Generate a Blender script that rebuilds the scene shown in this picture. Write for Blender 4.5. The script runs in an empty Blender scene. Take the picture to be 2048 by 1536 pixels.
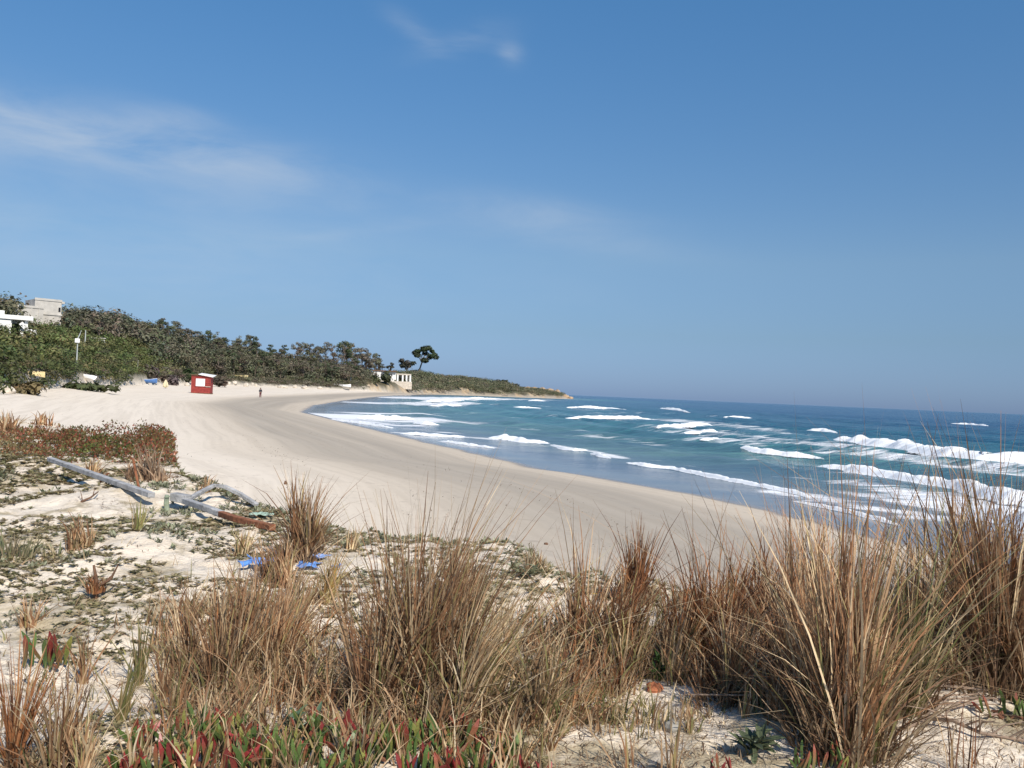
import bpy, math, random
import numpy as np
from mathutils import Matrix, Vector
C = bpy.context.scene.collection
SC = bpy.context.scene
random.seed(7)
rng = np.random.default_rng(7)
R = math.radians

# ------------------------------------------------------------------ camera, sky, sun
F = 1773.0                      # focal length in photo pixels (2048 wide)
HC = 3.6                        # eye height above the sea
CAMROT = Matrix.Rotation(R(90 + 0.55), 3, 'X') @ Matrix.Rotation(R(2.46), 3, 'Z')
cam = bpy.data.cameras.new('camera'); camo = bpy.data.objects.new('camera', cam); C.objects.link(camo)
camo.matrix_world = Matrix.Translation((0, 0, HC)) @ CAMROT.to_4x4()
cam.sensor_width = 36; cam.lens = 36 * F / 2048; cam.clip_start = 0.05; cam.clip_end = 80000
SC.camera = camo
SUN_EL, SUN_AZ = 43.0, 150.0    # azimuth clockwise from the view direction (+Y)
world = bpy.data.worlds.new('World'); SC.world = world; world.use_nodes = True
SC.view_settings.view_transform = 'Standard'; SC.view_settings.look = 'None'
SC.view_settings.gamma = 1; SC.view_settings.exposure = 0.18; SC.view_settings.use_curve_mapping = False
sun = bpy.data.lights.new('sun', 'SUN'); sun.energy = 4.8; sun.angle = R(0.53); sun.color = (1, 0.915, 0.80)
suno = bpy.data.objects.new('sun', sun); C.objects.link(suno)
sd = Vector((math.sin(R(SUN_AZ)) * math.cos(R(SUN_EL)), math.cos(R(SUN_AZ)) * math.cos(R(SUN_EL)), math.sin(R(SUN_EL))))
suno.rotation_euler = sd.to_track_quat('Z', 'Y').to_euler()

def pdir(u, v):
    d = CAMROT @ Vector(((u - 1024) / F, -(v - 768) / F, -1)); return d.normalized()

def world_nodes():
    nt = world.node_tree; N = nt.nodes; L = nt.links; N.clear()
    out = N.new('ShaderNodeOutputWorld'); bg = N.new('ShaderNodeBackground'); L.new(bg.outputs[0], out.inputs[0])
    sky = N.new('ShaderNodeTexSky'); sky.sky_type = 'NISHITA'; sky.sun_disc = False
    sky.sun_elevation = R(SUN_EL); sky.sun_rotation = R(SUN_AZ); sky.altitude = 0
    sky.air_density = 1.0; sky.dust_density = 0.25; sky.ozone_density = 2.5
    bg.inputs[1].default_value = 0.12
    geo = N.new('ShaderNodeTexCoord')
    sep = N.new('ShaderNodeSeparateXYZ'); L.new(geo.outputs['Generated'], sep.inputs[0])
    # the pale band of the clear-air model is deeper blue over this sea: same all the way round
    ramp = N.new('ShaderNodeValToRGB'); L.new(sep.outputs[2], ramp.inputs[0])
    e = ramp.color_ramp.elements
    e[0].position = 0.0; e[0].color = SKYK[0]
    e[1].position = 0.8; e[1].color = SKYK[4]
    for q, k in ((.07, 1), (.15, 2), (.41, 3)): a = e.new(q); a.color = SKYK[k]
    mul = N.new('ShaderNodeMix'); mul.data_type = 'RGBA'; mul.blend_type = 'MULTIPLY'; mul.inputs[0].default_value = 1
    L.new(sky.outputs[0], mul.inputs[6]); L.new(ramp.outputs[0], mul.inputs[7])
    def M(op, a, b=None, c=None):
        m = N.new('ShaderNodeMath'); m.operation = op
        for i, q in enumerate((a, b, c)):
            if q is None: continue
            if isinstance(q, (int, float)): m.inputs[i].default_value = q
            else: L.new(q, m.inputs[i])
        return m.outputs[0]
    def dot(vec, shift):
        m = N.new('ShaderNodeVectorMath'); m.operation = 'DOT_PRODUCT'; L.new(geo.outputs['Generated'], m.inputs[0])
        m.inputs[1].default_value = vec; return M('ADD', m.outputs['Value'], shift)
    mp = N.new('ShaderNodeMapping'); L.new(geo.outputs['Generated'], mp.inputs[0]); mp.inputs['Scale'].default_value = (2.2, 2.2, 8.0)
    mp.inputs['Rotation'].default_value = (0, R(-8), 0)
    nz = N.new('ShaderNodeTexNoise'); L.new(mp.outputs[0], nz.inputs[0]); nz.inputs['Scale'].default_value = 3.0
    nz.inputs['Detail'].default_value = 9; nz.inputs['Roughness'].default_value = 0.58; nz.inputs['Distortion'].default_value = 0.35
    nv = nz.outputs[0]
    total = None
    for (u, v, su, sv, ang, amt) in CLOUDS:
        c = pdir(u, v); right = pdir(u + 100 * math.cos(R(ang)), v + 100 * math.sin(R(ang))) - c
        right = (right - c * right.dot(c)).normalized(); up = c.cross(right).normalized()
        p = M('MULTIPLY', dot(right, -right.dot(c)), F / su); q = M('MULTIPLY', dot(up, -up.dot(c)), F / sv)
        rr = M('ADD', M('MULTIPLY', p, p), M('MULTIPLY', q, q))
        g = M('MULTIPLY', M('EXPONENT', M('MULTIPLY', rr, -1.0)), amt)
        total = g if total is None else M('ADD', total, g)
    k = N.new('ShaderNodeMapRange'); L.new(nv, k.inputs[0]); k.inputs[1].default_value = 0.28; k.inputs[2].default_value = 0.72
    fac = M('MINIMUM', M('MULTIPLY', total, k.outputs[0]), 0.8)
    mix = N.new('ShaderNodeMix'); mix.data_type = 'RGBA'; L.new(fac, mix.inputs[0]); L.new(mul.outputs[2], mix.inputs[6])
    mix.inputs[7].default_value = (4.2, 4.7, 5.3, 1)
    L.new(mix.outputs[2], bg.inputs[0])
SKYK = [(.215, .335, .72, 1), (.34, .43, .60, 1), (.50, .585, .67, 1), (.47, .785, .95, 1), (.45, .80, 1.03, 1)]
CLOUDS = [(220, 290, 360, 52, 10, 0.416), (40, 235, 200, 46, 8, 0.32), (500, 318, 200, 34, 12, 0.336), (340, 235, 70, 20, 5, 0.28), (160, 420, 560, 110, 4, 0.176), (300, 560, 700, 90, 4, 0.128), (830, 62, 56, 18, 35, 0.288), (920, 85, 76, 24, -15, 0.32), (1018, 105, 24, 20, 20, 0.44), (1080, 420, 190, 26, 6, 0.24), (1150, 470, 220, 30, 10, 0.2), (700, 465, 160, 14, -8, 0.144)]
world_nodes()

# ------------------------------------------------------------------ helpers
def ss(a, b, x):
    t = np.clip((np.asarray(x, float) - a) / (b - a), 0, 1); return t * t * (3 - 2 * t)
def _h(ix, iy, seed):
    n = (ix.astype(np.int64) * 374761393 + iy.astype(np.int64) * 668265263 + seed * 974711) & 0xffffffff
    n = ((n ^ (n >> 13)) * 1274126177) & 0xffffffff
    return ((n ^ (n >> 16)) & 0xffff) / 65535.0
def vnoise(x, y, seed=0):
    x = np.asarray(x, float); y = np.asarray(y, float)
    ix = np.floor(x); iy = np.floor(y); fx = x - ix; fy = y - iy
    fx = fx * fx * (3 - 2 * fx); fy = fy * fy * (3 - 2 * fy)
    a = _h(ix, iy, seed); b = _h(ix + 1, iy, seed); c = _h(ix, iy + 1, seed); d = _h(ix + 1, iy + 1, seed)
    return (a * (1 - fx) + b * fx) * (1 - fy) + (c * (1 - fx) + d * fx) * fy
def fbm(x, y, octs=4, seed=0):
    s = 0; a = 0.5; t = 0
    for i in range(octs):
        s = s + a * vnoise(x * 2 ** i, y * 2 ** i, seed + i * 17); t += a; a *= 0.5
    return s / t

def mesh_np(name, V, Q, mat=None, attrs=None, cols=None, smooth=False):
    me = bpy.data.meshes.new(name); V = np.asarray(V, np.float32); Q = np.asarray(Q, np.int32)
    k = Q.shape[1]
    me.vertices.add(len(V)); me.vertices.foreach_set('co', V.ravel())
    me.loops.add(Q.size); me.loops.foreach_set('vertex_index', Q.ravel())
    me.polygons.add(len(Q)); me.polygons.foreach_set('loop_start', np.arange(0, Q.size, k, dtype=np.int32))
    try: me.polygons.foreach_set('loop_total', np.full(len(Q), k, np.int32))
    except Exception: pass
    if smooth: me.polygons.foreach_set('use_smooth', np.ones(len(Q), bool))
    for nme, arr in (attrs or {}).items():
        at = me.attributes.new(nme, 'FLOAT', 'POINT'); at.data.foreach_set('value', np.asarray(arr, np.float32))
    if cols is not None:
        at = me.attributes.new('col', 'FLOAT_COLOR', 'POINT')
        c4 = np.ones((len(V), 4), np.float32); c4[:, :3] = cols; at.data.foreach_set('color', c4.ravel())
    me.update(); me.validate()
    if mat: me.materials.append(mat)
    return me
def link(name, me, parent=None, loc=None):
    o = bpy.data.objects.new(name, me); C.objects.link(o)
    if parent: o.parent = parent
    if loc is not None: o.location = loc
    return o
def tag(o, label=None, cat=None, group=None, kind=None):
    if label: o['label'] = label
    if cat: o['category'] = cat
    if group: o['group'] = group
    if kind: o['kind'] = kind
    return o
def empty(name, loc, rz=0, label=None, cat=None, group=None):
    o = bpy.data.objects.new(name, None); C.objects.link(o); o.location = loc; o.rotation_euler = (0, 0, rz)
    o.empty_display_size = 0.2
    return tag(o, label, cat, group)
def copy_tree(o, parent=None):
    c = o.copy(); C.objects.link(c)
    if parent: c.parent = parent
    for ch in list(o.children): copy_tree(ch, c)
    return c

class MB:
    """collects quads / tris with a colour per vertex"""
    def __init__(s): s.V = []; s.Q = []; s.c = []
    def add(s, vs, fs, col=(0.5, 0.5, 0.5)):
        b = len(s.V); s.V += [tuple(v) for v in vs]; s.c += [col] * len(vs); s.Q += [tuple(b + i for i in f) for f in fs]
    def box(s, x0, x1, y0, y1, z0, z1, col=(.5, .5, .5), m=None):
        vs = [Vector((x, y, z)) for z in (z0, z1) for y in (y0, y1) for x in (x0, x1)]
        if m: vs = [m @ v for v in vs]
        s.add(vs, [(0, 2, 3, 1), (4, 5, 7, 6), (0, 1, 5, 4), (2, 6, 7, 3), (0, 4, 6, 2), (1, 3, 7, 5)], col)
    def tube(s, pts, rad, n=8, col=(.5, .5, .5), sq=1.0, cap=True, up=Vector((0, 0, 1))):
        pts = [Vector(p) for p in pts]
        if not hasattr(rad, '__len__'): rad = [rad] * len(pts)
        rings = []
        for i, p in enumerate(pts):
            t = (pts[min(i + 1, len(pts) - 1)] - pts[max(i - 1, 0)]).normalized()
            u = up if abs(t.dot(up)) < .95 else Vector((1, 0, 0))
            a = t.cross(u).normalized(); b = a.cross(t).normalized()
            rings.append([p + a * (math.cos(2 * math.pi * (k + .5) / n) * rad[i]) + b * (math.sin(2 * math.pi * (k + .5) / n) * rad[i] * sq) for k in range(n)])
        fs = []
        for i in range(len(pts) - 1):
            for k in range(n):
                fs.append((i * n + k, i * n + (k + 1) % n, (i + 1) * n + (k + 1) % n, (i + 1) * n + k))
        vs = [v for r in rings for v in r]
        if cap: fs.append(tuple(range(n - 1, -1, -1))); fs.append(tuple((len(pts) - 1) * n + k for k in range(n)))
        s.add(vs, fs, col)
    def mesh(s, name, mat, smooth=False):
        me = bpy.data.meshes.new(name); me.from_pydata(s.V, [], s.Q)
        at = me.attributes.new('col', 'FLOAT_COLOR', 'POINT')
        at.data.foreach_set('color', np.array([(*c, 1) for c in s.c], np.float32).ravel())
        if smooth: me.polygons.foreach_set('use_smooth', [True] * len(me.polygons))
        me.materials.append(mat); me.update(); return me
    def build(s, name, mat, parent=None, smooth=False, bevel=0, loc=None):
        o = link(name, s.mesh(name, mat, smooth), parent, loc)
        if bevel:
            b = o.modifiers.new('bevel', 'BEVEL'); b.width = bevel; b.segments = 2; b.limit_method = 'ANGLE'
        return o

# ------------------------------------------------------------------ materials
def mat_new(name):
    m = bpy.data.materials.new(name); m.use_nodes = True; nt = m.node_tree
    return m, nt, nt.nodes, nt.links, nt.nodes['Principled BSDF']
def P(name, col, rough=0.7, noise=0.25, scale=8.0, spec=0.3, metal=0, bump=0.0, bscale=40.0, stain=None):
    m, nt, N, L, b = mat_new(name)
    b.inputs['Roughness'].default_value = rough; b.inputs['Specular IOR Level'].default_value = spec; b.inputs['Metallic'].default_value = metal
    tc = N.new('ShaderNodeTexCoord')
    nz = N.new('ShaderNodeTexNoise'); nz.inputs['Scale'].default_value = scale; nz.inputs['Detail'].default_value = 6; L.new(tc.outputs['Object'], nz.inputs[0])
    cr = N.new('ShaderNodeValToRGB'); e = cr.color_ramp.elements; e[0].position = .3; e[1].position = .7
    e[0].color = (*[c * (1 - noise) for c in col], 1); e[1].color = (*[min(1, c * (1 + noise)) for c in col], 1)
    if stain: e[0].color = (*stain, 1)
    L.new(nz.outputs[0], cr.inputs[0]); L.new(cr.outputs[0], b.inputs['Base Color'])
    if bump:
        n2 = N.new('ShaderNodeTexNoise'); n2.inputs['Scale'].default_value = bscale; n2.inputs['Detail'].default_value = 5; L.new(tc.outputs['Object'], n2.inputs[0])
        bp = N.new('ShaderNodeBump'); bp.inputs['Strength'].default_value = bump; bp.inputs['Distance'].default_value = 0.02
        L.new(n2.outputs[0], bp.inputs['Height']); L.new(bp.outputs[0], b.inputs['Normal'])
    return m
def leafmat(name, transl=0.25, rough=0.6, var=0.35, scale=6.0):
    """colour from the mesh's own per-blade colour, a little light passing through"""
    m, nt, N, L, b = mat_new(name)
    at = N.new('ShaderNodeAttribute'); at.attribute_name = 'col'
    tc = N.new('ShaderNodeTexCoord'); nz = N.new('ShaderNodeTexNoise'); nz.inputs['Scale'].default_value = scale; nz.inputs['Detail'].default_value = 3
    L.new(tc.outputs['Object'], nz.inputs[0])
    mr = N.new('ShaderNodeMapRange'); L.new(nz.outputs[0], mr.inputs[0]); mr.inputs[1].default_value = .3; mr.inputs[2].default_value = .7
    mr.inputs[3].default_value = 1 - var; mr.inputs[4].default_value = 1 + var
    oi = N.new('ShaderNodeObjectInfo')
    m2 = N.new('ShaderNodeMapRange'); L.new(oi.outputs['Random'], m2.inputs[0]); m2.inputs[3].default_value = .8; m2.inputs[4].default_value = 1.2
    mm = N.new('ShaderNodeMath'); mm.operation = 'MULTIPLY'; L.new(mr.outputs[0], mm.inputs[0]); L.new(m2.outputs[0], mm.inputs[1])
    vm = N.new('ShaderNodeVectorMath'); vm.operation = 'SCALE'; L.new(at.outputs['Color'], vm.inputs[0]); L.new(mm.outputs[0], vm.inputs['Scale'])
    L.new(vm.outputs[0], b.inputs['Base Color']); b.inputs['Roughness'].default_value = rough; b.inputs['Specular IOR Level'].default_value = .25
    if transl:
        tr = N.new('ShaderNodeBsdfTranslucent'); L.new(vm.outputs[0], tr.inputs[0])
        mx = N.new('ShaderNodeMixShader'); mx.inputs[0].default_value = transl
        L.new(b.outputs[0], mx.inputs[1]); L.new(tr.outputs[0], mx.inputs[2]); L.new(mx.outputs[0], N['Material Output'].inputs[0])
    return m
M_GRASS = leafmat('dry_grass_blade', .22)
M_LEAF = leafmat('tree_foliage', .15, .65, .3, .35)
M_ICE = leafmat('ice_plant_leaf', .15, .35, .25, 30)
M_BARK = P('bark', (.16, .125, .10), .9, .3, 3)
M_WHITEWALL = P('whitewashed_wall', (.78, .77, .74), .85, .06, .8)
M_CONC = P('bare_concrete', (.50, .475, .43), .9, .16, .7, bump=.3)
M_DARK = P('dark_opening', (.025, .025, .028), .3, .2)
M_RED = P('red_painted_board', (.27, .042, .035), .65, .25, 2.5)
M_WHITEP = P('white_painted_board', (.8, .8, .8), .5, .05, 3)
M_GREYWOOD = P('weathered_pale_wood', (.36, .36, .36), .85, .35, 7, bump=.7)
M_RUST = P('rusty_iron', (.25, .10, .05), .9, .4, 16, bump=.5)
M_BROWNWOOD = P('brown_wood', (.16, .09, .055), .85, .3, 9, bump=.4)
M_TWIG = P('dead_twig', (.26, .19, .14), .9, .3, 20)
M_STONE = P('pale_stone', (.56, .50, .42), .9, .2, 1.2, bump=.5)
M_ORANGE = P('ochre_rock', (.43, .31, .20), .9, .3, .25, bump=.6, bscale=2)
M_BLUE = P('blue_plastic', (.11, .26, .60), .5, .35, 12)
M_BLUEBOAT = P('blue_boat_paint', (.08, .18, .42), .5, .2, 2)
M_YELLOW = P('pale_yellow_paint', (.58, .47, .24), .6, .2, 2)
M_CANVAS = P('cream_canvas', (.62, .54, .36), .8, .12, 3)
M_METAL = P('grey_metal_pole', (.42, .45, .44), .5, .15, 2)

# ------------------------------------------------------------------ the lie of the land
def on_plane(u, v, z=0.0):
    d = pdir(u, v); t = (z - HC) / d.z; return np.array([d.x * t, d.y * t])
def bearing_xy(u, r):
    """point at distance r on the bearing of photo column u (measured on the horizon)"""
    d = CAMROT @ Vector(((u - 1024) / F, 0, -1)); h = Vector((d.x, d.y)).normalized(); return h.x * r, h.y * r
def theta_u(u):
    x, y = bearing_xy(u, 1); return math.atan2(x, y)
NEAR = [(1990, 1130), (1850, 1092), (1720, 1060), (1640, 1040), (1540, 1016), (1420, 992), (1300, 972), (1190, 952), (1100, 940), (1000, 914),
        (900, 893), (800, 869), (720, 851), (660, 836), (618, 826)]
FARS = [(636, 813), (690, 803), (740, 796), (790, 791.5), (850, 789), (900, 790), (950, 791.6), (1000, 793.4), (1050, 795.4), (1100, 797), (1132, 797.9)]
SH = [np.array(p, float) for p in ((170, -600), (75, -140), (38, -30), (24, 6))]
SH += [on_plane(*p) for p in NEAR + FARS]
tip = np.array(bearing_xy(1146, 850)); SH.append(tip)
SH += [np.array(p, float) for p in (bearing_xy(1105, 960), bearing_xy(1000, 1100), bearing_xy(850, 1500), bearing_xy(400, 3500))]
SH = np.array(SH)
_poly = np.vstack([SH, [(-30000, 60000), (60000, 60000), (60000, -20000), (6000, -20000)]])
def shore(x, y):
    """signed distance to the shoreline, positive on land"""
    x = np.asarray(x, float).ravel(); y = np.asarray(y, float).ravel()
    d2 = np.full(x.shape, 1e18)
    for i in range(len(SH) - 1):
        a = SH[i]; b = SH[i + 1]; e = b - a; l2 = e @ e
        t = np.clip(((x - a[0]) * e[0] + (y - a[1]) * e[1]) / l2, 0, 1)
        d2 = np.minimum(d2, (x - a[0] - t * e[0]) ** 2 + (y - a[1] - t * e[1]) ** 2)
    ins = np.zeros(x.shape, bool); n = len(_poly)
    for i in range(n):
        a = _poly[i]; b = _poly[(i + 1) % n]
        if a[1] == b[1]: continue
        c = ((a[1] > y) != (b[1] > y)) & (x < (b[0] - a[0]) * (y - a[1]) / (b[1] - a[1]) + a[0]); ins ^= c
    return np.where(ins, -1, 1) * np.sqrt(d2)
_hu = [-400, -200, 0, 100, 200, 320, 420, 520, 600, 680, 760, 819, 850, 950, 1050, 1110, 1150]
HT = [theta_u(u) for u in _hu]
RB = [70, 76, 88, 122, 158, 235, 290, 340, 365, 398, 462, 515, 590, 675, 705, 765, 860]
RT = [330, 310, 290, 290, 290, 330, 380, 430, 440, 470, 545, 590, 690, 760, 790, 830, 900]
HTOP = [20, 19, 17, 16.5, 16, 15, 13, 11, 9.5, 8.5, 8.5, 10, 12, 10, 4.6, 2.2, 0.8]
_du = [(-1500, 90), (-300, 46), (0, 35), (150, 30), (250, 27), (345, 23.5), (365, 17.5), (400, 15.2), (500, 12.6), (600, 11.2), (700, 10.6), (800, 10.0), (920, 9.9),
       (1050, 9.4), (1110, 8.6), (1300, 8.2), (1500, 7.9), (1750, 7.6), (2048, 7.2)]
DT = [-math.pi, -1.9, -1.2] + [theta_u(u) for u, r in _du[1:]] + [0.9, 1.6, 2.3, 3.0, math.pi]
DR = [500, 400, 90] + [r for u, r in _du[1:]] + [7.5, 14, 40, 400, 500]
PADS = [(*bearing_xy(778, 508), 22, 6.6)]
TH_C0, TH_C1 = theta_u(690), theta_u(740)
def ground_full(x, y):
    x = np.asarray(x, float); y = np.asarray(y, float); shp = x.shape; x = x.ravel(); y = y.ravel()
    r = np.hypot(x, y); th = np.arctan2(x, y); s = shore(x, y)
    sp = np.maximum(s, 0)
    beach = np.where(s > 0, 1.35 * (1 - np.exp(-sp / 16.0)), 0.045 * s)
    beach = np.maximum(beach, -4)
    # back beach and hill
    rb = np.interp(th, HT, RB); rt = np.interp(th, HT, RT); ht = np.interp(th, HT, HTOP, right=0.0)
    ht = ht * ss(-2.6, -1.0, th)
    back = 0.55 * ss(-60, 5, r - rb) * ss(3, 30, s)
    f = np.clip((r - rb) / (rt - rb), 0, 1.0)
    rise = 0.12 * ss(0, 0.04, f) + 0.88 * (0.55 * f + 0.45 * f * f * (3 - 2 * f))
    hillm = ss(3, 16, s)
    rough = (fbm(x / 22, y / 22, 4, 5) - .5) * 3.2 * ss(0.02, .25, f) + (fbm(x / 6, y / 6, 3, 9) - .5) * 0.9 * ss(0.03, .10, f)
    hill = np.where(r > rb, rise * ht * hillm + rough * hillm * np.clip(ht / 8, 0, 1), 0)
    # ochre bank at the foot of the headland
    uc = ss(TH_C0, TH_C1, th); cn = fbm(x / 9, y / 9, 4, 77)
    hill = hill + uc * 2.0 * ss(-1, 7, r - rb) * ss(3, 9, s) * (0.6 + .8 * cn) * (1 - ss(30, 90, r - rb))
    # the foredune the camera stands on
    re = np.interp(th, DT, DR) * (1 + 0.05 * (fbm(th * 30, r * 0 + 3.3, 3, 21) - .5) * 2)
    dm = 1 - ss(-0.5, 1.3, r - re)
    near = 1 - ss(25, 60, r)
    hum = (fbm(x / 1.7, y / 1.7, 3, 31) - .5) * 0.30 + (fbm(x / .42, y / .42, 3, 37) - .5) * 0.13 + (fbm(x / .12, y / .12, 2, 41) - .5) * 0.035
    dune = 2.0 + hum * (0.35 + 0.65 * near)
    dune = np.where(r < 1.2, np.minimum(dune, 2.0), dune)
    land = np.maximum(beach + back + hill, beach)
    bn = (fbm(x / 5, y / 5, 3, 51) - .5) * 0.10 * ss(6, 20, s) + (fbm(x / .7, y / .7, 3, 53) - .5) * 0.05 * ss(8, 20, s) * (1 - ss(60, 160, r))
    land = land + bn
    z = land * (1 - dm) + np.maximum(dune, land) * dm
    z = np.where(s < 2, np.minimum(z, np.maximum(beach, -4) + 0 * z), z)
    for hx, hy, rad, hz in PADS:                 # levelled plots the houses stand on
        w = 1 - ss(rad, rad * 1.6, np.hypot(x - hx, y - hy)); z = np.where(s > 4, z * (1 - w) + np.minimum(z, hz) * w, z)
    return dict(z=z.reshape(shp), s=s.reshape(shp), dune=dm.reshape(shp), hill=(ss(0.0, .05, f) * (ht > .05) * hillm * (r > rb)).reshape(shp), f=(f * (r > rb)).reshape(shp), edge=(re - r).reshape(shp))
def zat(x, y): return float(ground_full(np.array([x]), np.array([y]))['z'][0])
def hit(u, v, dz=0.0, rmin=1.5, rmax=1500):
    """where the sight line of photo pixel (u, v) meets the ground"""
    d = pdir(u, v); rr = np.geomspace(rmin, rmax, 1600); hl = math.hypot(d.x, d.y)
    x = d.x / hl * rr; y = d.y / hl * rr; zr = HC + d.z / hl * rr
    g = ground_full(x, y)['z'] + dz; k = np.nonzero(zr <= g)[0]
    i = k[0] if len(k) else len(rr) - 1
    return Vector((x[i], y[i], float(g[i])))
def up_at(u, v, p):
    """the point straight above p, in p's distance, seen at photo row v"""
    d = pdir(u, v); r = math.hypot(p.x, p.y); hl = math.hypot(d.x, d.y); return HC + d.z / hl * r

def polar(cols, rings):
    T, Rr = np.meshgrid(cols, rings); return (np.sin(T) * Rr), (np.cos(T) * Rr)
def grid_quads(nr, nc):
    i = np.arange(nr - 1)[:, None] * nc + np.arange(nc - 1)[None, :]
    return np.stack([i, i + 1, i + nc + 1, i + nc], -1).reshape(-1, 4)[:, ::-1]

cols = np.concatenate([np.linspace(-math.pi, -R(42), 60)[:-1], np.linspace(-R(42), R(40), 470), np.linspace(R(40), math.pi, 60)[1:]])
rings = np.concatenate([[0.0, .5, 1.0, 1.5, 2.0], np.geomspace(2.4, 14, 300), np.geomspace(14.2, 60, 130), np.geomspace(61, 1000, 190), np.geomspace(1030, 30000, 24)])
X, Y = polar(cols, rings); G = ground_full(X, Y)

def ground_mat():
    m, nt, N, L, b = mat_new('beach_sand_and_hill_soil')
    def A(n):
        a = N.new('ShaderNodeAttribute'); a.attribute_name = n; return a.outputs['Fac']
    def M(op, a, b2=None, c=None, clamp=False):
        q = N.new('ShaderNodeMath'); q.operation = op; q.use_clamp = clamp
        for i, v in enumerate((a, b2, c)):
            if v is None: continue
            if isinstance(v, (int, float)): q.inputs[i].default_value = v
            else: L.new(v, q.inputs[i])
        return q.outputs[0]
    def mr(x, a, bb, c=0., d=1.):
        q = N.new('ShaderNodeMapRange'); q.interpolation_type = 'SMOOTHSTEP'; L.new(x, q.inputs[0])
        for i, v in enumerate((a, bb, c, d)): q.inputs[i + 1].default_value = v
        return q.outputs[0]
    def mix(f, a, c):
        q = N.new('ShaderNodeMix'); q.data_type = 'RGBA'
        if isinstance(f, float): q.inputs[0].default_value = f
        else: L.new(f, q.inputs[0])
        for i, v in ((6, a), (7, c)):
            if isinstance(v, tuple): q.inputs[i].default_value = (*v, 1)
            else: L.new(v, q.inputs[i])
        return q.outputs[2]
    geo = N.new('ShaderNodeNewGeometry'); pos = geo.outputs['Position']
    def noise(scale, det=5, vec=None, rough=.55):
        q = N.new('ShaderNodeTexNoise'); q.inputs['Scale'].default_value = scale; q.inputs['Detail'].default_value = det; q.inputs['Roughness'].default_value = rough
        L.new(vec if vec is not None else pos, q.inputs[0]); return q.outputs[0]
    s = A('s'); dune = A('dune'); hill = A('hill'); cliff = A('cliff'); t = A('t')
    cmb = N.new('ShaderNodeCombineXYZ'); L.new(M('MULTIPLY', s, 1.0), cmb.inputs[0]); L.new(M('MULTIPLY', t, 0.022), cmb.inputs[1])
    st = noise(0.55, 6, cmb.outputs[0], .62); st2 = noise(1.6, 6, cmb.outputs[0], .65)
    damp = M('MULTIPLY', mr(s, 9.5, 14.5, 1, 0), mr(s, 2.5, 5.5, .3, 1))
    damp = M('MINIMUM', M('ADD', M('MULTIPLY', damp, mr(st, .3, .62, .6, 1)), M('MULTIPLY', mr(st, .54, .70, 0, .35), mr(s, 12, 20, 1, .15))), 1.0)
    pale = mix(mr(s, 11, 19), (.60, .515, .405), (.75, .665, .55))
    sandc = mix(damp, pale, (.375, .33, .27))
    sandc = mix(mr(st2, .42, .62, 0, .22), sandc, (.37, .31, .235))
    mk = noise(2.6, 7, None, .7); sandc = mix(mr(mk, .55, .68, 0, .42), sandc, (.30, .25, .20))
    dn = noise(3.0, 7); dn2 = noise(14, 6)
    dsand = mix(mr(dn, .38, .66, 0, .55), (.78, .69, .565), (.63, .535, .415))
    dsand = mix(mr(dn2, .56, .72, 0, .55), dsand, (.40, .32, .22))
    cn_ = noise(1.15, 7, None, .66); crust = mr(M('ADD', cn_, M('MULTIPLY', noise(6.5, 5), .22)), .60, .72, 0, .85)
    dsand = mix(crust, dsand, (.40, .33, .21))
    c = mix(dune, sandc, dsand)
    h1 = noise(.12, 6); hillc = mix(mr(h1, .35, .65), (.10, .085, .05), (.065, .065, .032))
    c = mix(hill, c, hillc)
    o1 = noise(.25, 6); och = mix(mr(o1, .35, .65), (.46, .32, .18), (.58, .47, .33))
    c = mix(cliff, c, och)
    wet = mr(M('ADD', s, M('MULTIPLY', M('SUBTRACT', noise(.35, 4), .5), 2.2)), .6, 1.5, 1, 0)
    c = mix(wet, c, (.24, .205, .17))
    L.new(c, b.inputs['Base Color'])
    L.new(M('SUBTRACT', .95, M('MULTIPLY', wet, .72)), b.inputs['Roughness'])
    L.new(mr(wet, 0, 1, .15, .5), b.inputs['Specular IOR Level'])
    bn = noise(9, 8, None, .62); bn2 = noise(60, 4)
    bh = M('ADD', bn, M('MULTIPLY', bn2, .25))
    bp = N.new('ShaderNodeBump'); bp.inputs['Distance'].default_value = .06; L.new(bh, bp.inputs['Height'])
    L.new(M('MULTIPLY', M('SUBTRACT', 1, wet), M('ADD', .25, M('MULTIPLY', dune, .5))), bp.inputs['Strength']); L.new(bp.outputs[0], b.inputs['Normal'])
    return m
def shore_t(x, y):
    """distance run along the shore, for sand streaks that follow the water's edge"""
    x = x.ravel(); y = y.ravel(); best = np.full(x.shape, 1e18); tt = np.zeros(x.shape); run = 0
    for i in range(len(SH) - 1):
        a = SH[i]; b = SH[i + 1]; e = b - a; l = math.sqrt(e @ e)
        t = np.clip(((x - a[0]) * e[0] + (y - a[1]) * e[1]) / l ** 2, 0, 1)
        d = (x - a[0] - t * e[0]) ** 2 + (y - a[1] - t * e[1]) ** 2
        k = d < best; best[k] = d[k]; tt[k] = run + t[k] * l; run += l
    return tt
M_GROUND = ground_mat()
th_g = np.arctan2(X, Y); u_cliff = ss(theta_u(690), theta_u(740), th_g)
hillk = np.where(G['f'] > 0, 1, 0) * ss(2, 10, G['s'])
cn = fbm(X / 9, Y / 9, 4, 77)
rr_ = np.hypot(X, Y); rb_ = np.interp(th_g, HT, RB)
cliff = u_cliff * ss(1.5, 6, G['s']) * (1 - ss(5, 14, rr_ - rb_)) * ss(-6, 2, rr_ - rb_) * ss(.46, .6, cn)
verts = np.stack([X, Y, G['z']], -1).reshape(-1, 3)
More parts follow.
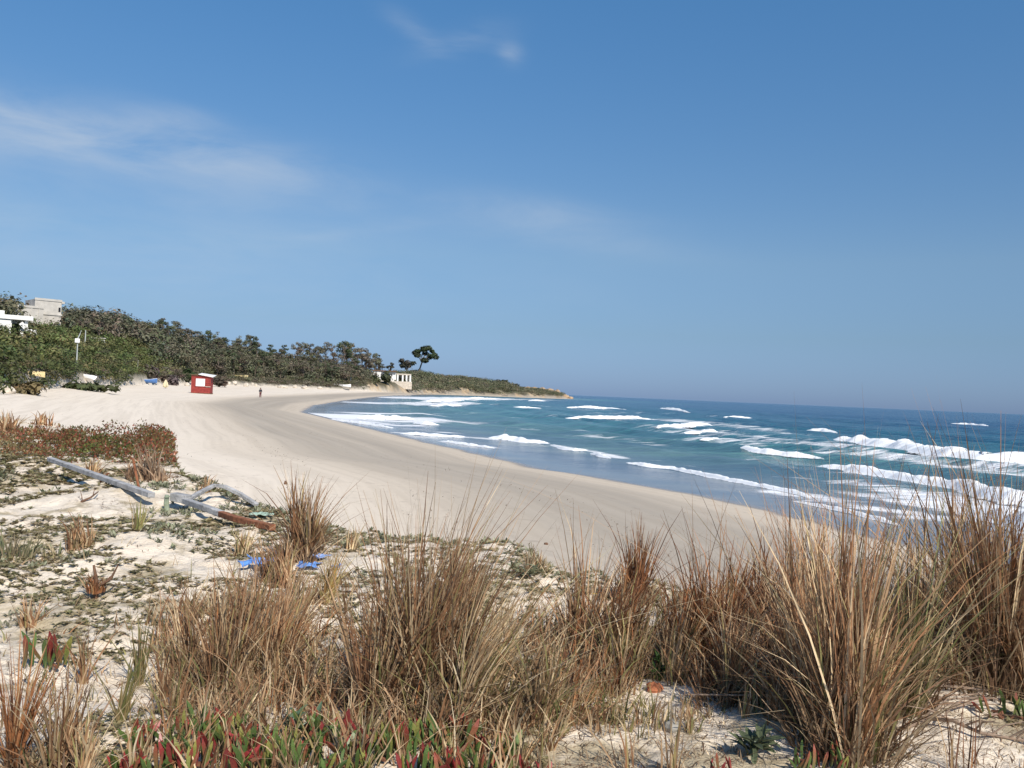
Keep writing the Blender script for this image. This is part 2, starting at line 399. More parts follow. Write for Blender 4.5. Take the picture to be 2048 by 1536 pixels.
gm = mesh_np('ground', verts, grid_quads(len(rings), len(cols)), M_GROUND,
             dict(s=G['s'].ravel(), dune=G['dune'].ravel(), hill=(G['hill'] * (1 - .0 * u_cliff)).ravel(), cliff=cliff.ravel(), t=shore_t(X, Y)), smooth=True)
tag(link('ground', gm), 'pale sandy beach and dune curving round the bay to a wooded hill', None, None, 'structure')

# ------------------------------------------------------------------ the sea
FOAM = []   # strokes of flat foam: world polyline, half width across (m), strength
def stroke(px, w, a=1.0): FOAM.append((np.array([on_plane(*p) for p in px]), w, a))
stroke([(700, 832), (760, 838), (830, 840)], 9, .9); stroke([(715, 826), (840, 829)], 5, .7)
stroke([(640, 832), (720, 842), (800, 852), (860, 850)], 2.2, .6); stroke([(740, 806), (830, 808), (930, 806)], 12, .7)
stroke([(820, 797), (900, 797), (1000, 797)], 22, .8); stroke([(1000, 798), (1100, 800)], 14, .6)
stroke([(820, 858), (900, 866)], 2, .5); stroke([(800, 866), (950, 876), (1000, 880)], 1.5, .6)
stroke([(1380, 858), (1450, 868), (1560, 880), (1660, 892)], 9, .55); stroke([(1420, 880), (1500, 888)], 4, .5)
stroke([(1180, 832), (1300, 840), (1420, 846)], 7, .6); stroke([(1130, 833), (1250, 838)], 4, .5)
stroke([(1660, 905), (1800, 920), (1950, 945), (2048, 955)], 4.5, .55); stroke([(1500, 915), (1640, 930), (1750, 950)], 1.6, .4)
stroke([(1560, 985), (1650, 1000), (1760, 1020), (1880, 1040)], 1.8, .65); stroke([(1700, 985), (1850, 1010), (1960, 1030)], 1.5, .6)
stroke([(1900, 1000), (2048, 1040), (2200, 1080)], 3.0, .9); stroke([(1100, 888), (1180, 900), (1240, 915)], 1.2, .6)
stroke([(890, 884), (990, 896)], .8, .7); stroke([(1290, 915), (1400, 935)], 1.2, .35)
stroke([(1300, 838), (1450, 850), (1600, 872)], 6, .5); stroke([(1240, 856), (1330, 862), (1400, 874), (1480, 884)], 3.5, .5); stroke([(1130, 868), (1240, 878), (1330, 890)], 2, .42)
stroke([(1000, 852), (1100, 860), (1180, 866)], 2.2, .36); stroke([(1480, 895), (1600, 905), (1700, 918)], 2.5, .45); stroke([(1700, 965), (1800, 985), (1950, 1010)], 2.2, .6)
stroke([(880, 826), (1000, 832), (1080, 836)], 5, .36); stroke([(1700, 900), (1850, 925), (2048, 945)], 5, .6); stroke([(1180, 828), (1300, 826), (1420, 832)], 6, .4)
stroke([(1550, 950), (1640, 960), (1740, 978)], 1.4, .4); stroke([(1080, 812), (1200, 822)], 8, .4)
scols = np.concatenate([np.linspace(-R(20), R(36), 620), np.linspace(R(36), R(175), 60)[1:]])
srings = np.concatenate([np.geomspace(14, 60, 230), np.geomspace(60.3, 400, 300), np.geomspace(404, 1500, 70), np.geomspace(1560, 60000, 40)])
SX, SY = polar(scols, srings); sr = np.hypot(SX, SY); S = shore(SX, SY).reshape(SX.shape)
foam = np.zeros(SX.shape)
for pl, w, a in FOAM:
    d2 = np.full(SX.shape, 1e18)
    for i in range(len(pl) - 1):
        p, q = pl[i], pl[i + 1]; e = q - p
        t = np.clip(((SX - p[0]) * e[0] + (SY - p[1]) * e[1]) / (e @ e), 0, 1)
        d2 = np.minimum(d2, (SX - p[0] - t * e[0]) ** 2 + (SY - p[1] - t * e[1]) ** 2)
    foam = np.maximum(foam, a * np.exp(-d2 / w ** 2))
dd = -S
wl = 1 - ss(180, 700, sr)
ph = fbm(SX / 30, SY / 30, 3, 61) * 9
SZ = (0.22 * np.sin(dd / 9 * 6.28 + ph) + .07 * np.sin(dd / 4.1 * 6.28 + ph * 2.3)) * ss(3, 25, dd) * wl \
     + (fbm(SX / 2.5, SY / 2.5, 3, 63) - .5) * .28 * ss(2, 20, dd) * (1 - ss(60, 240, sr))
SZ = np.where(dd < 4, .012 + .0 * SZ, SZ + .012)
def sea_mat():
    m, nt, N, L, b = mat_new('sea_water')
    def A(n):
        a = N.new('ShaderNodeAttribute'); a.attribute_name = n; return a.outputs['Fac']
    def M(op, a, b2=None, clamp=False):
        q = N.new('ShaderNodeMath'); q.operation = op; q.use_clamp = clamp
        for i, v in enumerate((a, b2)):
            if v is None: continue
            if isinstance(v, (int, float)): q.inputs[i].default_value = v
            else: L.new(v, q.inputs[i])
        return q.outputs[0]
    geo = N.new('ShaderNodeNewGeometry'); pos = geo.outputs['Position']
    d = A('d'); fo = A('foam')
    cr = N.new('ShaderNodeValToRGB'); L.new(M('DIVIDE', d, 160.0), cr.inputs[0]); e = cr.color_ramp.elements
    e[0].position = 0; e[0].color = (.20, .19, .185, 1); e[1].position = 1; e[1].color = (.012, .07, .155, 1)
    for p, c in ((.022, (.17, .185, .20)), (.07, (.095, .175, .19)), (.2, (.046, .165, .195)), (.45, (.022, .106, .168))):
        k = e.new(p); k.color = (*c, 1)
    mp = N.new('ShaderNodeMapping'); L.new(pos, mp.inputs[0]); mp.inputs['Rotation'].default_value = (0, 0, R(-28)); mp.inputs['Scale'].default_value = (.35, 1, 1)
    def noise(sc, det, vec=None, ro=.6):
        q = N.new('ShaderNodeTexNoise'); q.inputs['Scale'].default_value = sc; q.inputs['Detail'].default_value = det; q.inputs['Roughness'].default_value = ro
        L.new(vec if vec is not None else mp.outputs[0], q.inputs[0]); return q.outputs[0]
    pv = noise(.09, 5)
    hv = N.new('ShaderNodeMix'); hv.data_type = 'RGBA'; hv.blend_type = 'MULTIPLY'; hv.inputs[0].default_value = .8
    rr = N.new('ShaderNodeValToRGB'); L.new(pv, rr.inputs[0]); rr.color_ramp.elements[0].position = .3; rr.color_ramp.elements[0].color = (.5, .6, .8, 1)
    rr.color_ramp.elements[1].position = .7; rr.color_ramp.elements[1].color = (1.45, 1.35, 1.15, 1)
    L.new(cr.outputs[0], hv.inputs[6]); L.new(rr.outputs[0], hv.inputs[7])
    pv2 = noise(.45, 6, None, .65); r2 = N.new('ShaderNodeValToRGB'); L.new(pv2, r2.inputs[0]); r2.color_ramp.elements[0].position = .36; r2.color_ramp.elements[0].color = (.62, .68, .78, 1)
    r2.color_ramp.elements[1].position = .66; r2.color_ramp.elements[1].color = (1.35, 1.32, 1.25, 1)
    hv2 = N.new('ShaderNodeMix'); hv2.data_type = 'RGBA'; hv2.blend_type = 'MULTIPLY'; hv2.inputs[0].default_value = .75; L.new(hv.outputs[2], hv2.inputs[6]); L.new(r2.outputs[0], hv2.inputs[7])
    n1 = noise(.7, 7, None, .68)
    n2 = noise(.25, 4)
    # lacy flat foam
    sm = N.new('ShaderNodeMapRange'); sm.interpolation_type = 'SMOOTHSTEP'
    L.new(M('ADD', M('MULTIPLY', fo, 1.15), M('MULTIPLY', M('SUBTRACT', n1, .5), 1.7)), sm.inputs[0]); sm.inputs[1].default_value = .42; sm.inputs[2].default_value = .78
    near = N.new('ShaderNodeMapRange'); L.new(fo, near.inputs[0]); near.inputs[1].default_value = .03; near.inputs[2].default_value = .25
    ff = M('MULTIPLY', sm.outputs[0], near.outputs[0])
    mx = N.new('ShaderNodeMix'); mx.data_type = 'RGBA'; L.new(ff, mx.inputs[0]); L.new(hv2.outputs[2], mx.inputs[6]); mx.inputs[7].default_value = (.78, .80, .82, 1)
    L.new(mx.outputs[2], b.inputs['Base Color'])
    L.new(M('ADD', M('MULTIPLY', ff, .6), .16), b.inputs['Roughness']); b.inputs['IOR'].default_value = 1.33
    sp = N.new('ShaderNodeMapRange'); L.new(d, sp.inputs[0]); sp.inputs[1].default_value = 3; sp.inputs[2].default_value = 22; sp.inputs[3].default_value = .5; sp.inputs[4].default_value = .28
    L.new(sp.outputs[0], b.inputs['Specular IOR Level'])
    bh = M('ADD', n2, M('MULTIPLY', noise(1.6, 6), .45))
    bp = N.new('ShaderNodeBump'); bp.inputs['Distance'].default_value = 1.3; L.new(bh, bp.inputs['Height'])
    bs = N.new('ShaderNodeMapRange'); L.new(d, bs.inputs[0]); bs.inputs[1].default_value = 1.5; bs.inputs[2].default_value = 14; bs.inputs[3].default_value = .02; bs.inputs[4].default_value = 1.0
    L.new(bs.outputs[0], bp.inputs['Strength']); L.new(bp.outputs[0], b.inputs['Normal'])
    return m
sm_ = mesh_np('sea', np.stack([SX, SY, SZ], -1).reshape(-1, 3), grid_quads(len(srings), len(scols)), sea_mat(),
              dict(d=dd.ravel(), foam=foam.ravel()), smooth=True)
SEA = tag(link('sea', sm_), 'blue green sea with white surf running up the beach', None, None, 'structure')

def foam_mat():
    m, nt, N, L, b = mat_new('white_surf')
    tc = N.new('ShaderNodeNewGeometry'); nz = N.new('ShaderNodeTexNoise'); nz.inputs['Scale'].default_value = 1.1; nz.inputs['Detail'].default_value = 8
    L.new(tc.outputs['Position'], nz.inputs[0])
    at = N.new('ShaderNodeAttribute'); at.attribute_name = 'k'
    ad = N.new('ShaderNodeMath'); ad.operation = 'ADD'; L.new(nz.outputs[0], ad.inputs[0]); L.new(at.outputs['Fac'], ad.inputs[1])
    b.inputs['Base Color'].default_value = (.84, .86, .87, 1); b.inputs['Roughness'].default_value = .6; b.inputs['Specular IOR Level'].default_value = .15
    n3 = N.new('ShaderNodeTexNoise'); n3.inputs['Scale'].default_value = 3.5; n3.inputs['Detail'].default_value = 7; n3.inputs['Roughness'].default_value = .65; L.new(tc.outputs['Position'], n3.inputs[0])
    md = N.new('ShaderNodeMath'); md.operation = 'MULTIPLY_ADD'; L.new(n3.outputs[0], md.inputs[0]); md.inputs[1].default_value = .7; L.new(ad.outputs[0], md.inputs[2])
    mr_ = N.new('ShaderNodeMapRange'); mr_.interpolation_type = 'SMOOTHSTEP'; L.new(md.outputs[0], mr_.inputs[0]); mr_.inputs[1].default_value = .86; mr_.inputs[2].default_value = 1.16
    L.new(mr_.outputs[0], b.inputs['Alpha'])
    bp = N.new('ShaderNodeBump'); bp.inputs['Strength'].default_value = .5; bp.inputs['Distance'].default_value = .12; L.new(nz.outputs[0], bp.inputs['Height']); L.new(bp.outputs[0], b.inputs['Normal'])
    return m
M_FOAM = foam_mat()
def breaker(px, thick, label, depth=2.2, seed=0, name='breaking_wave'):
    """a line of tumbling surf: px = photo positions of its foot, thick = its height there in photo pixels"""
    pts = np.array([on_plane(*p) for p in px]); seg = np.hypot(*np.diff(pts, axis=0).T); cum = np.concatenate([[0], np.cumsum(seg)])
    tot = cum[-1]; rm = np.hypot(*pts.mean(0)); step = max(.12, rm * .0016); n = int(np.clip(tot / step, 12, 420))
    t = np.linspace(0, tot, n); x = np.interp(t, cum, pts[:, 0]); y = np.interp(t, cum, pts[:, 1])
    th = np.interp(t, cum, [.84 * q * math.hypot(*p) / F for q, p in zip(thick, pts)])
    tx = np.gradient(x); ty = np.gradient(y); l = np.hypot(tx, ty); nx, ny = -ty / l, tx / l
    sgn = np.sign((nx * x + ny * y).mean()); nx, ny = nx * sgn, ny * sgn       # towards the open sea, away from the beach
    wob = (fbm(t / (tot * .04 + 2), t * 0 + seed, 4, 90 + seed) - .5); H = th * (0.62 + .76 * fbm(t / (th.mean() * 2.2 + .1), t * 0 + 7 + seed, 5, 70 + seed)) 
    end = np.clip(np.minimum(t, tot - t) / (tot * .16 + .01), 0, 1); H = H * (.15 + .85 * np.sqrt(end)); kend = -.55 * (1 - end) ** 1.5
    prof = np.array([(-1.7, -.03, -.1), (-1.25, .06, .2), (-.85, .26, .5), (-.5, .48, .6), (-.25, .64, .6), (0, .78, .6), (.3, .90, .58), (.6, .97, .55), (.9, 1.0, .48), (1.25, .94, .34), (1.7, .76, .20), (2.3, .52, .10), (3.2, .27, .02), (4.8, .08, -.06), (6.5, .0, -.2)])
    V = []; K = []
    for j, (a, h, k) in enumerate(prof):
        lump = (fbm(t / (th * .8 + .05), t * 0 + a * 3 + seed, 3, 55 + j) - .5) * .5
        fine = (fbm(t / (th * .28 + .03), t * 0 + a * 7 + seed, 3, 155 + j) - .5)
        off = (a * depth / 2.2 + lump * (1.3 if j < 2 else .35) + fine * .35) * th + wob * th * 2.4
        V.append(np.stack([x + nx * off, y + ny * off, .02 + H * (h + (lump * .22 + fine * .30) * (0 < h < .99))], -1)); K.append(np.full(n, k) + lump * .25 + fine * .35 + kend)
    V = np.stack(V, 0); q = grid_quads(len(prof), n)
    o = link(name, mesh_np(name, V.reshape(-1, 3), q, M_FOAM, dict(k=np.concatenate(K)), smooth=True))
    return tag(o, label, 'wave', 'lines of white surf in the bay', 'structure')
breaker([(1660, 880), (1700, 886), (1760, 893), (1830, 906), (1900, 918), (1960, 925), (2048, 930), (2160, 943)], [8, 15, 17, 19, 22, 22, 23, 22], 'longest white breaker far out at the right edge', 2.2, 1)
breaker([(1468, 899), (1520, 907), (1580, 914), (1645, 920)], [9, 11, 11, 9], 'short white breaker in mid water left of the long ones', 2, 2)
breaker([(1628, 934), (1680, 941), (1760, 955), (1850, 970), (1920, 983), (2000, 1003), (2060, 1014), (2180, 1035)], [10, 16, 16, 17, 20, 26, 28, 28], 'second long breaker rolling in behind the grass at right', 2, 3)
breaker([(1925, 1028), (1990, 1046), (2060, 1066), (2150, 1090)], [16, 30, 36, 36], 'thick white surf nearest the shore at right', 1.8, 4)
breaker([(1248, 927), (1290, 934), (1340, 939), (1420, 956), (1520, 975), (1600, 992), (1625, 1000)], [7, 9, 7, 8, 8, 10, 5], 'thin white swash line nearest the wet sand', 1.6, 5)
breaker([(1588, 1004), (1650, 1018), (1720, 1034), (1800, 1054)], [5, 7, 8, 8], 'thin foam line on the wet sand behind the grass', 1.5, 6)
breaker([(978, 877), (1010, 881), (1050, 885), (1100, 889)], [8, 13, 10, 6], 'white breaker in front of the bay in the middle', 2, 7)
breaker([(1100, 891), (1125, 899), (1150, 903), (1178, 902)], [4, 6, 7, 4], 'small curved foam crest right of the middle breaker', 1.5, 8)
breaker([(1178, 908), (1200, 914), (1222, 919)], [4, 7, 4], 'small low foam crest just above the wet sand', 1.5, 9)
breaker([(880, 883), (920, 889), (990, 898)], [4, 5, 4], 'thin foam streak nearest the sand in the middle', 1.5, 10)
breaker([(800, 868), (860, 873), (940, 877)], [5, 7, 4], 'thin foam line left of the middle breaker', 1.6, 11)
breaker([(655, 839), (720, 848), (790, 858)], [3, 5, 4], 'thin swash line at the head of the beach', 1.5, 12)
breaker([(710, 838), (760, 840), (830, 840)], [8, 12, 6], 'broad white surf patch at the head of the bay', 2.2, 13)
breaker([(825, 847), (850, 850), (880, 851)], [3, 8, 3], 'small peaked whitecap at the head of the bay', 2, 14)
breaker([(1310, 859), (1350, 856), (1420, 852)], [6, 9, 9], 'white breaker in mid bay with double crest', 2, 15)
breaker([(1362, 868), (1400, 868), (1435, 864)], [5, 7, 6], 'lower white crest below the double breaker', 2, 16)
breaker([(1398, 881), (1430, 882), (1460, 884)], [5, 7, 3], 'ragged small crest before the short breaker', 2, 17)
breaker([(1128, 838), (1190, 838), (1260, 839), (1310, 840)], [4, 7, 9, 4], 'long thin breaker in the middle of the bay', 2, 18)
breaker([(1130, 816), (1185, 817), (1255, 820)], [2, 6, 2], 'whitecap off the rocky point', 2, 19)
breaker([(1318, 817), (1345, 820), (1380, 826)], [2, 5, 2], 'small whitecap right of the rocky point', 2, 20)
breaker([(1445, 835), (1475, 836), (1505, 837)], [2, 5, 2], 'lone small whitecap out at sea', 2, 21)
breaker([(1610, 862), (1640, 864), (1675, 867)], [3, 10, 3], 'rearing whitecap left of the longest breaker', 1.6, 22)
breaker([(1900, 848), (1935, 850), (1975, 853)], [3, 4, 3], 'thin distant whitecap near the horizon at right', 2, 23)
breaker([(838, 804), (880, 804), (930, 802)], [3, 6, 4], 'surf breaking under the ochre bank', 2, 24)
breaker([(858, 813), (900, 813), (925, 812)], [3, 6, 3], 'second surf line under the ochre bank', 2, 25)
breaker([(900, 799), (960, 799), (1000, 799)], [2, 5, 2], 'far surf line below the scrubby headland', 2, 26)
breaker([(1020, 815), (1045, 816), (1085, 817)], [1, 4, 1], 'small whitecap below the headland', 2, 27)
breaker([(1055, 802), (1075, 802), (1100, 803)], [1, 3, 1], 'tiny surf line near the rocky point', 2, 28)

# ------------------------------------------------------------------ trees and shrubs of the hill
def crown_quads(n, blobs, size, col, seed, colvar=.25, flat=.5):
    """leaf clumps spread through a set of ellipsoids (cx, cy, cz, rx, ry, rz)"""
    g = np.random.default_rng(seed); w = np.array([b[3] * b[4] * b[5] for b in blobs]) ** .7; w /= w.sum()
    k = g.choice(len(blobs), n, p=w); B = np.array(blobs)[k]
    d = g.normal(size=(n, 3)); d /= np.linalg.norm(d, axis=1)[:, None]
    rad = g.random(n) ** .38
    c = B[:, :3] + d * B[:, 3:6] * rad[:, None]
    nr = d * 1.0 + g.normal(size=(n, 3)) * .38; nr[:, 2] += flat; nr /= np.linalg.norm(nr, axis=1)[:, None]
    a = np.cross(nr, g.normal(size=(n, 3))); a /= np.linalg.norm(a, axis=1)[:, None]; b = np.cross(nr, a)
    s = size * (0.5 + g.random(n))[:, None]
    V = np.stack([c - a * s - b * s * .25, c + nr * s * .18 - b * s * .62, c + a * s + b * s * .2, c + nr * s * .15 + b * s * .66], 1).reshape(-1, 3)
    clump = np.array([g.normal(1, colvar, 3) * .35 + g.normal(1, colvar) * .65 for _ in blobs])[k]
    cc = np.array(col)[None] * np.clip(clump, .35, 1.9) * (g.normal(1, .09, n)[:, None])
    return V, np.arange(4 * n).reshape(-1, 4), np.repeat(np.clip(cc, .006, .6), 4, 0)
def merge(parts):
    V = []; Q = []; K = []; o = 0
    for v, q, c in parts: V.append(v); Q.append(q + o); K.append(c); o += len(v)
    return np.concatenate(V), np.concatenate(Q), np.concatenate(K)

def tree_proto(kind, seed):
    """unit trees about 1 tall: returns trunk mesh and crown mesh"""
    g = random.Random(seed); t = MB(); blobs = []
    lean = g.uniform(-.05, .05)
    if kind == 'euc': ch, cw, nb, n = .30, .24, 13, 900
    elif kind == 'pine': ch, cw, nb, n = .45, .30, 12, 900
    else: ch, cw, nb, n = .25, .34, 12, 900
    t.tube([(0, 0, -.08), (lean * .4, 0, .2), (lean, lean * .5, .5), (lean * 1.6, lean, .8)], [.022, .017, .012, .005], 6)
    for i in range(nb):
        a = g.uniform(0, 6.28); z = g.uniform(ch, .92); w = cw * (1 - ((z - .55) / .5) ** 2 * .75) * g.uniform(.35, .95)
        x, y = math.cos(a) * w + lean * z * 1.6, math.sin(a) * w
        r = g.uniform(.075, .14); blobs.append((x, y, z, r, r, r * g.uniform(.55, .85)))
        z0 = max(.12, z - .22); t.tube([(lean * z0 * 1.4, 0, z0), (x * .5, y * .5, z - .06), (x, y, z)], [.009, .006, .002], 4)
    blobs.append((lean * 1.6, 0, .93, .1, .1, .07))
    col = {'euc': (.145, .142, .088), 'pine': (.095, .115, .062), 'brown': (.165, .142, .102)}[kind]
    cr = crown_quads(n, blobs, .023, col, seed, .18, .6)
    return t.mesh('trunk', M_BARK), mesh_np('crown', *cr[:2], M_LEAF, cols=cr[2])
PROTO = {k: [tree_proto(k, 100 * i + j) for j in range(4)] for i, k in enumerate(('euc', 'pine', 'brown'))}
SKY = [(-60, 628), (0, 624), (35, 622), (140, 634), (160, 626), (210, 625), (250, 632), (300, 642), (318, 634), (345, 638), (375, 654), (440, 662), (462, 676), (472, 664), (500, 669),
       (530, 676), (560, 687), (600, 682), (625, 684), (640, 680), (690, 680), (712, 688), (742, 694), (757, 716), (772, 722), (800, 724)]
SKU, SKV = zip(*SKY)
def put_tree(kind, var, x, y, h, label, name='wood_tree', wide=1.0, group='trees of the wood above the beach'):
    z = zat(x, y); tr, cr = PROTO[kind][var]
    e = empty(name, (x, y, z - .1), random.uniform(0, 6.28), label, 'tree', group)
    e.scale = (h * wide, h * wide, h); link('trunk', tr, e); link('crown', cr, e); return e
LAB = {'euc': 'grey-green loose-crowned tree', 'pine': 'dark green tree', 'brown': 'brownish thin-leaved tree'}
ZONE = [(70, 'left of the concrete building'), (150, 'by the concrete building'), (255, 'behind the light pole'), (345, 'behind the blue boat'), (440, 'behind the red kiosk'), (560, 'behind the person'), (660, 'behind the small white boat'), (900, 'by the white beach house')]
g = random.Random(3)
taken = []
for i in range(1400):                                   # the trees of the wood that can be told apart, skyline first
    if len(taken) >= 150: break
    u = g.uniform(-40, 765)
    fr = 1.0 if i < 260 else g.uniform(.18 if u > 430 else .55, .97)
    th = theta_u(u); rb = np.interp(th, HT, RB); rt = np.interp(th, HT, RT); r = rb + (rt - rb) * fr * g.uniform(.97, 1.03)
    x, y = math.sin(th) * r, math.cos(th) * r
    if any((x - a) ** 2 + (y - b) ** 2 < 4.3 ** 2 for a, b in taken): continue
    if -10 < u < 128 and fr < .99: continue
    if 715 < u < 835 and fr < .98: continue
    vs = np.interp(u, SKU, SKV) + g.choice([0, 1, 2, 5, 9]); gp = Vector((x, y, zat(x, y)))
    top = up_at(u, vs, gp); h = top - gp.z
    if fr < .97: h = min(h * g.uniform(.55, .8), g.uniform(7, 11)) if u > 430 else min(h, g.uniform(4, 7))
    h = max(3.5, min(h, 19)); taken.append((x, y))
    kind = g.choices(['euc', 'pine', 'brown'], [5, 3, 4] if u < 560 else [4, 2, 5])[0]
    put_tree(kind, g.randrange(4), x, y, h, LAB[kind] + (', on the skyline ' if fr > .965 else ', low on the slope ') + next(q for l, q in ZONE if u < l), wide=g.uniform(.9, 1.3) * (1.25 if h < 9 else .85))

# dense wood in between and maquis: nobody could count it
def scatter_shrubs(name, label, pts, mat, nq=70, seed=1, size=.16):
    parts = []; gg = np.random.default_rng(seed)
    for i, (x, y, z, w, h, col) in enumerate(pts):
        bl = [(x + gg.normal() * w * .33, y + gg.normal() * w * .33, z + h * gg.uniform(.3, .62), w * gg.uniform(.3, .5), w * gg.uniform(.3, .5), h * gg.uniform(.28, .42)) for _ in range(4)]
        parts.append(crown_quads(int(nq), bl, size * (w + h) * .5, col, seed + i, .18, .7))
    V, Q, K = merge(parts); return tag(link(name, mesh_np(name, V, Q, mat, cols=K)), label, None, None, 'stuff')
g = random.Random(11); pts = []
tries = [(g.uniform(-320, 745), g.random()) for _ in range(1700)]
def polar_pt(u, fr):
    th = theta_u(u); rb = np.interp(th, HT, RB); rt = np.interp(th, HT, RT); r = rb + (rt - rb) * fr; return math.sin(th) * r, math.cos(th) * r
XY = np.array([polar_pt(u, .0 + 1.02 * f ** .8) for u, f in tries]); ZS = ground_full(XY[:, 0], XY[:, 1])['z']
for (u, f), (x, y), z in zip(tries, XY, ZS):
    fr = 1.02 * f ** .8
    wood = (fr > .62 if u < 300 else fr > .30)
    if wood and u > -20:
        if u < 132 and fr < 1.0 and 20 < u: continue
        if 738 < u: continue
        col = g.choice([(.15, .142, .09), (.175, .148, .108), (.112, .122, .07), (.135, .138, .09)]); pts.append((x, y, z - .3, g.uniform(4, 7), g.uniform(3.5, 7.5), col))
scatter_shrubs('dense_wood', 'dense grey-green and brown wood filling the hill behind the beach', pts, M_LEAF, 190, 5, .062)
pts = []
for (u, f), (x, y), z in zip(tries, XY, ZS):
    fr = 1.02 * f ** .8
    if fr < .66 if u < 300 else fr < .34:
        if -8 < u < 66 and fr > .50: continue
        green = u < 330
        col = g.choice([(.110, .135, .045), (.13, .145, .05), (.09, .118, .042), (.15, .142, .06)] if green else [(.14, .135, .08), (.165, .145, .10), (.115, .12, .065)])
        if fr < .05: col = g.choice([(.12, .10, .075), (.085, .09, .04), (.13, .105, .08)])
        k = .6 if fr < .06 else 1
        pts.append((x, y, z - .15, g.uniform(2.4, 4.8) * k, g.uniform(1.3, 2.6) * k, col))
KEEP = [(60, 24, math.hypot(*hit(60, 754)[:2]) + 1), (171, 22, math.hypot(*hit(171, 764)[:2]) + 1), (290, 36, math.hypot(*hit(290, 768)[:2]) + 1), (481, 26, math.hypot(*hit(481, 756)[:2]) + 1), (685, 20, 500)]
# extra shrubs right at the back of the beach
for i in range(560):
    u = g.uniform(-300, 735) if i < 420 else g.uniform(-150, 270); x, y = polar_pt(u, g.uniform(.015, .16) if i < 420 else g.uniform(-.005, .05)); 
    if any(abs(u - a) < b and math.hypot(x, y) < c for a, b, c in KEEP): continue
    green = u < 300
    col = g.choice([(.08, .098, .034), (.066, .086, .032), (.105, .10, .046), (.07, .09, .032)] if green else [(.11, .10, .065), (.14, .12, .09), (.09, .092, .05), (.155, .125, .10)])
    pts.append((x, y, zat(x, y) - .1, g.uniform(1.8, 3.8), g.uniform(1.0, 2.3), col))
scatter_shrubs('hillside_scrub', 'low green and olive scrub covering the slope below the wood', pts, M_LEAF, 130, 900, .072)
pts = []
for i in range(1000):
    u = g.uniform(745, 1125); fr = g.random() ** .9; x, y = polar_pt(u, -.01 + fr * 1.02)
    if u > 1080 and fr > .8: continue
    if u < 832 and (math.hypot(x, y) < 523): continue
    s_ = float(shore(np.array([x]), np.array([y]))[0])
    if s_ < 5: continue
    k = 1 if u < 1020 else .7
    col = g.choice([(.145, .142, .088), (.115, .122, .07), (.165, .15, .10), (.10, .11, .06)])
    pts.append((x, y, zat(x, y) + (1.0 if fr < .15 else .2), g.uniform(5, 9) * k, g.uniform(2.6, 5) * k, col))
scatter_shrubs('headland_scrub', 'olive grey scrub blanketing the low headland across the bay', pts, M_LEAF, 110, 2900, .07)

# the lone umbrella pine and its neighbours on the headland
def special_tree(name, label, u, vb, vt, r, wpx, lean, kind):
    x, y = bearing_xy(u, r); z = zat(x, y); p = Vector((x, y, z)); top = up_at(u, vt, p); H = top - z; W = wpx * r / F; gg = random.Random(u)
    e = empty(name, (x, y, z - .1), 0, label, 'tree'); t = MB(); L = lean * W
    fork = (L * .30, 0, H * .42)
    t.tube([(0, 0, -.3), (L * .1, 0, H * .2), fork], [H * .034, H * .026, H * .022], 8)
    bl = []
    if kind == 'umbrella':
        spec = [(-.34, .80), (-.12, .90), (.1, .92), (.30, .82), (.42, .70), (-.30, .66), (0, .74), (.18, .62), (-.42, .74), (.30, .66), (.46, .62), (-.05, .84), (.02, .50)]
        for (ox, oz) in spec:
            rr = W * gg.uniform(.13, .2); c = (L * .6 + ox * W, gg.uniform(-.25, .25) * W, oz * H); bl.append((*c, rr, rr, rr * .62))
            t.tube([fork, ((fork[0] + c[0]) / 2 + gg.uniform(-.04, .04) * W, c[1] * .4, (fork[2] + c[2]) / 2), c], [H * .015, H * .009, H * .003], 5)
        n = 1700
    else:
        for _ in range(11):
            a = gg.uniform(0, 6.28); q = gg.uniform(.1, .4); c = (math.cos(a) * W * q, math.sin(a) * W * q, H * gg.uniform(.45, .86)); rr = W * gg.uniform(.14, .2); bl.append((*c, rr, rr, rr * .6))
            t.tube([(0, 0, H * .3), (c[0] * .6, c[1] * .6, c[2] * .8), c], [H * .02, H * .012, H * .004], 5)
        n = 900
    t.build('trunk', M_BARK, e); c = crown_quads(n, bl, W * .045, (.040, .055, .026) if kind == 'umbrella' else (.06, .058, .04), u, .2)
    link('crown', mesh_np('crown', *c[:2], M_LEAF, cols=c[2]), e)
special_tree('umbrella_pine', 'tall lone umbrella pine standing dark against the sky above the white house', 836, 748, 690, 640, 46, .42, 'umbrella')
special_tree('round_tree', 'broad brownish tree just left of the lone umbrella pine', 812, 748, 716, 620, 42, 0, 'round')
special_tree('small_tree', 'small dark tree on the ridge directly behind the white house', 779, 742, 718, 560, 18, 0, 'round')
special_tree('slender_tree', 'slender dark tree at the right end of the wood', 757, 738, 703, 545, 14, 0, 'round')
special_tree('headland_tree', 'rounded dark tree on the low ridge of the headland', 1003, 778, 759, 775, 34, 0, 'round')
special_tree('headland_tree', 'rightmost small dark tree on the headland ridge', 1034, 782, 766, 780, 12, 0, 'round')

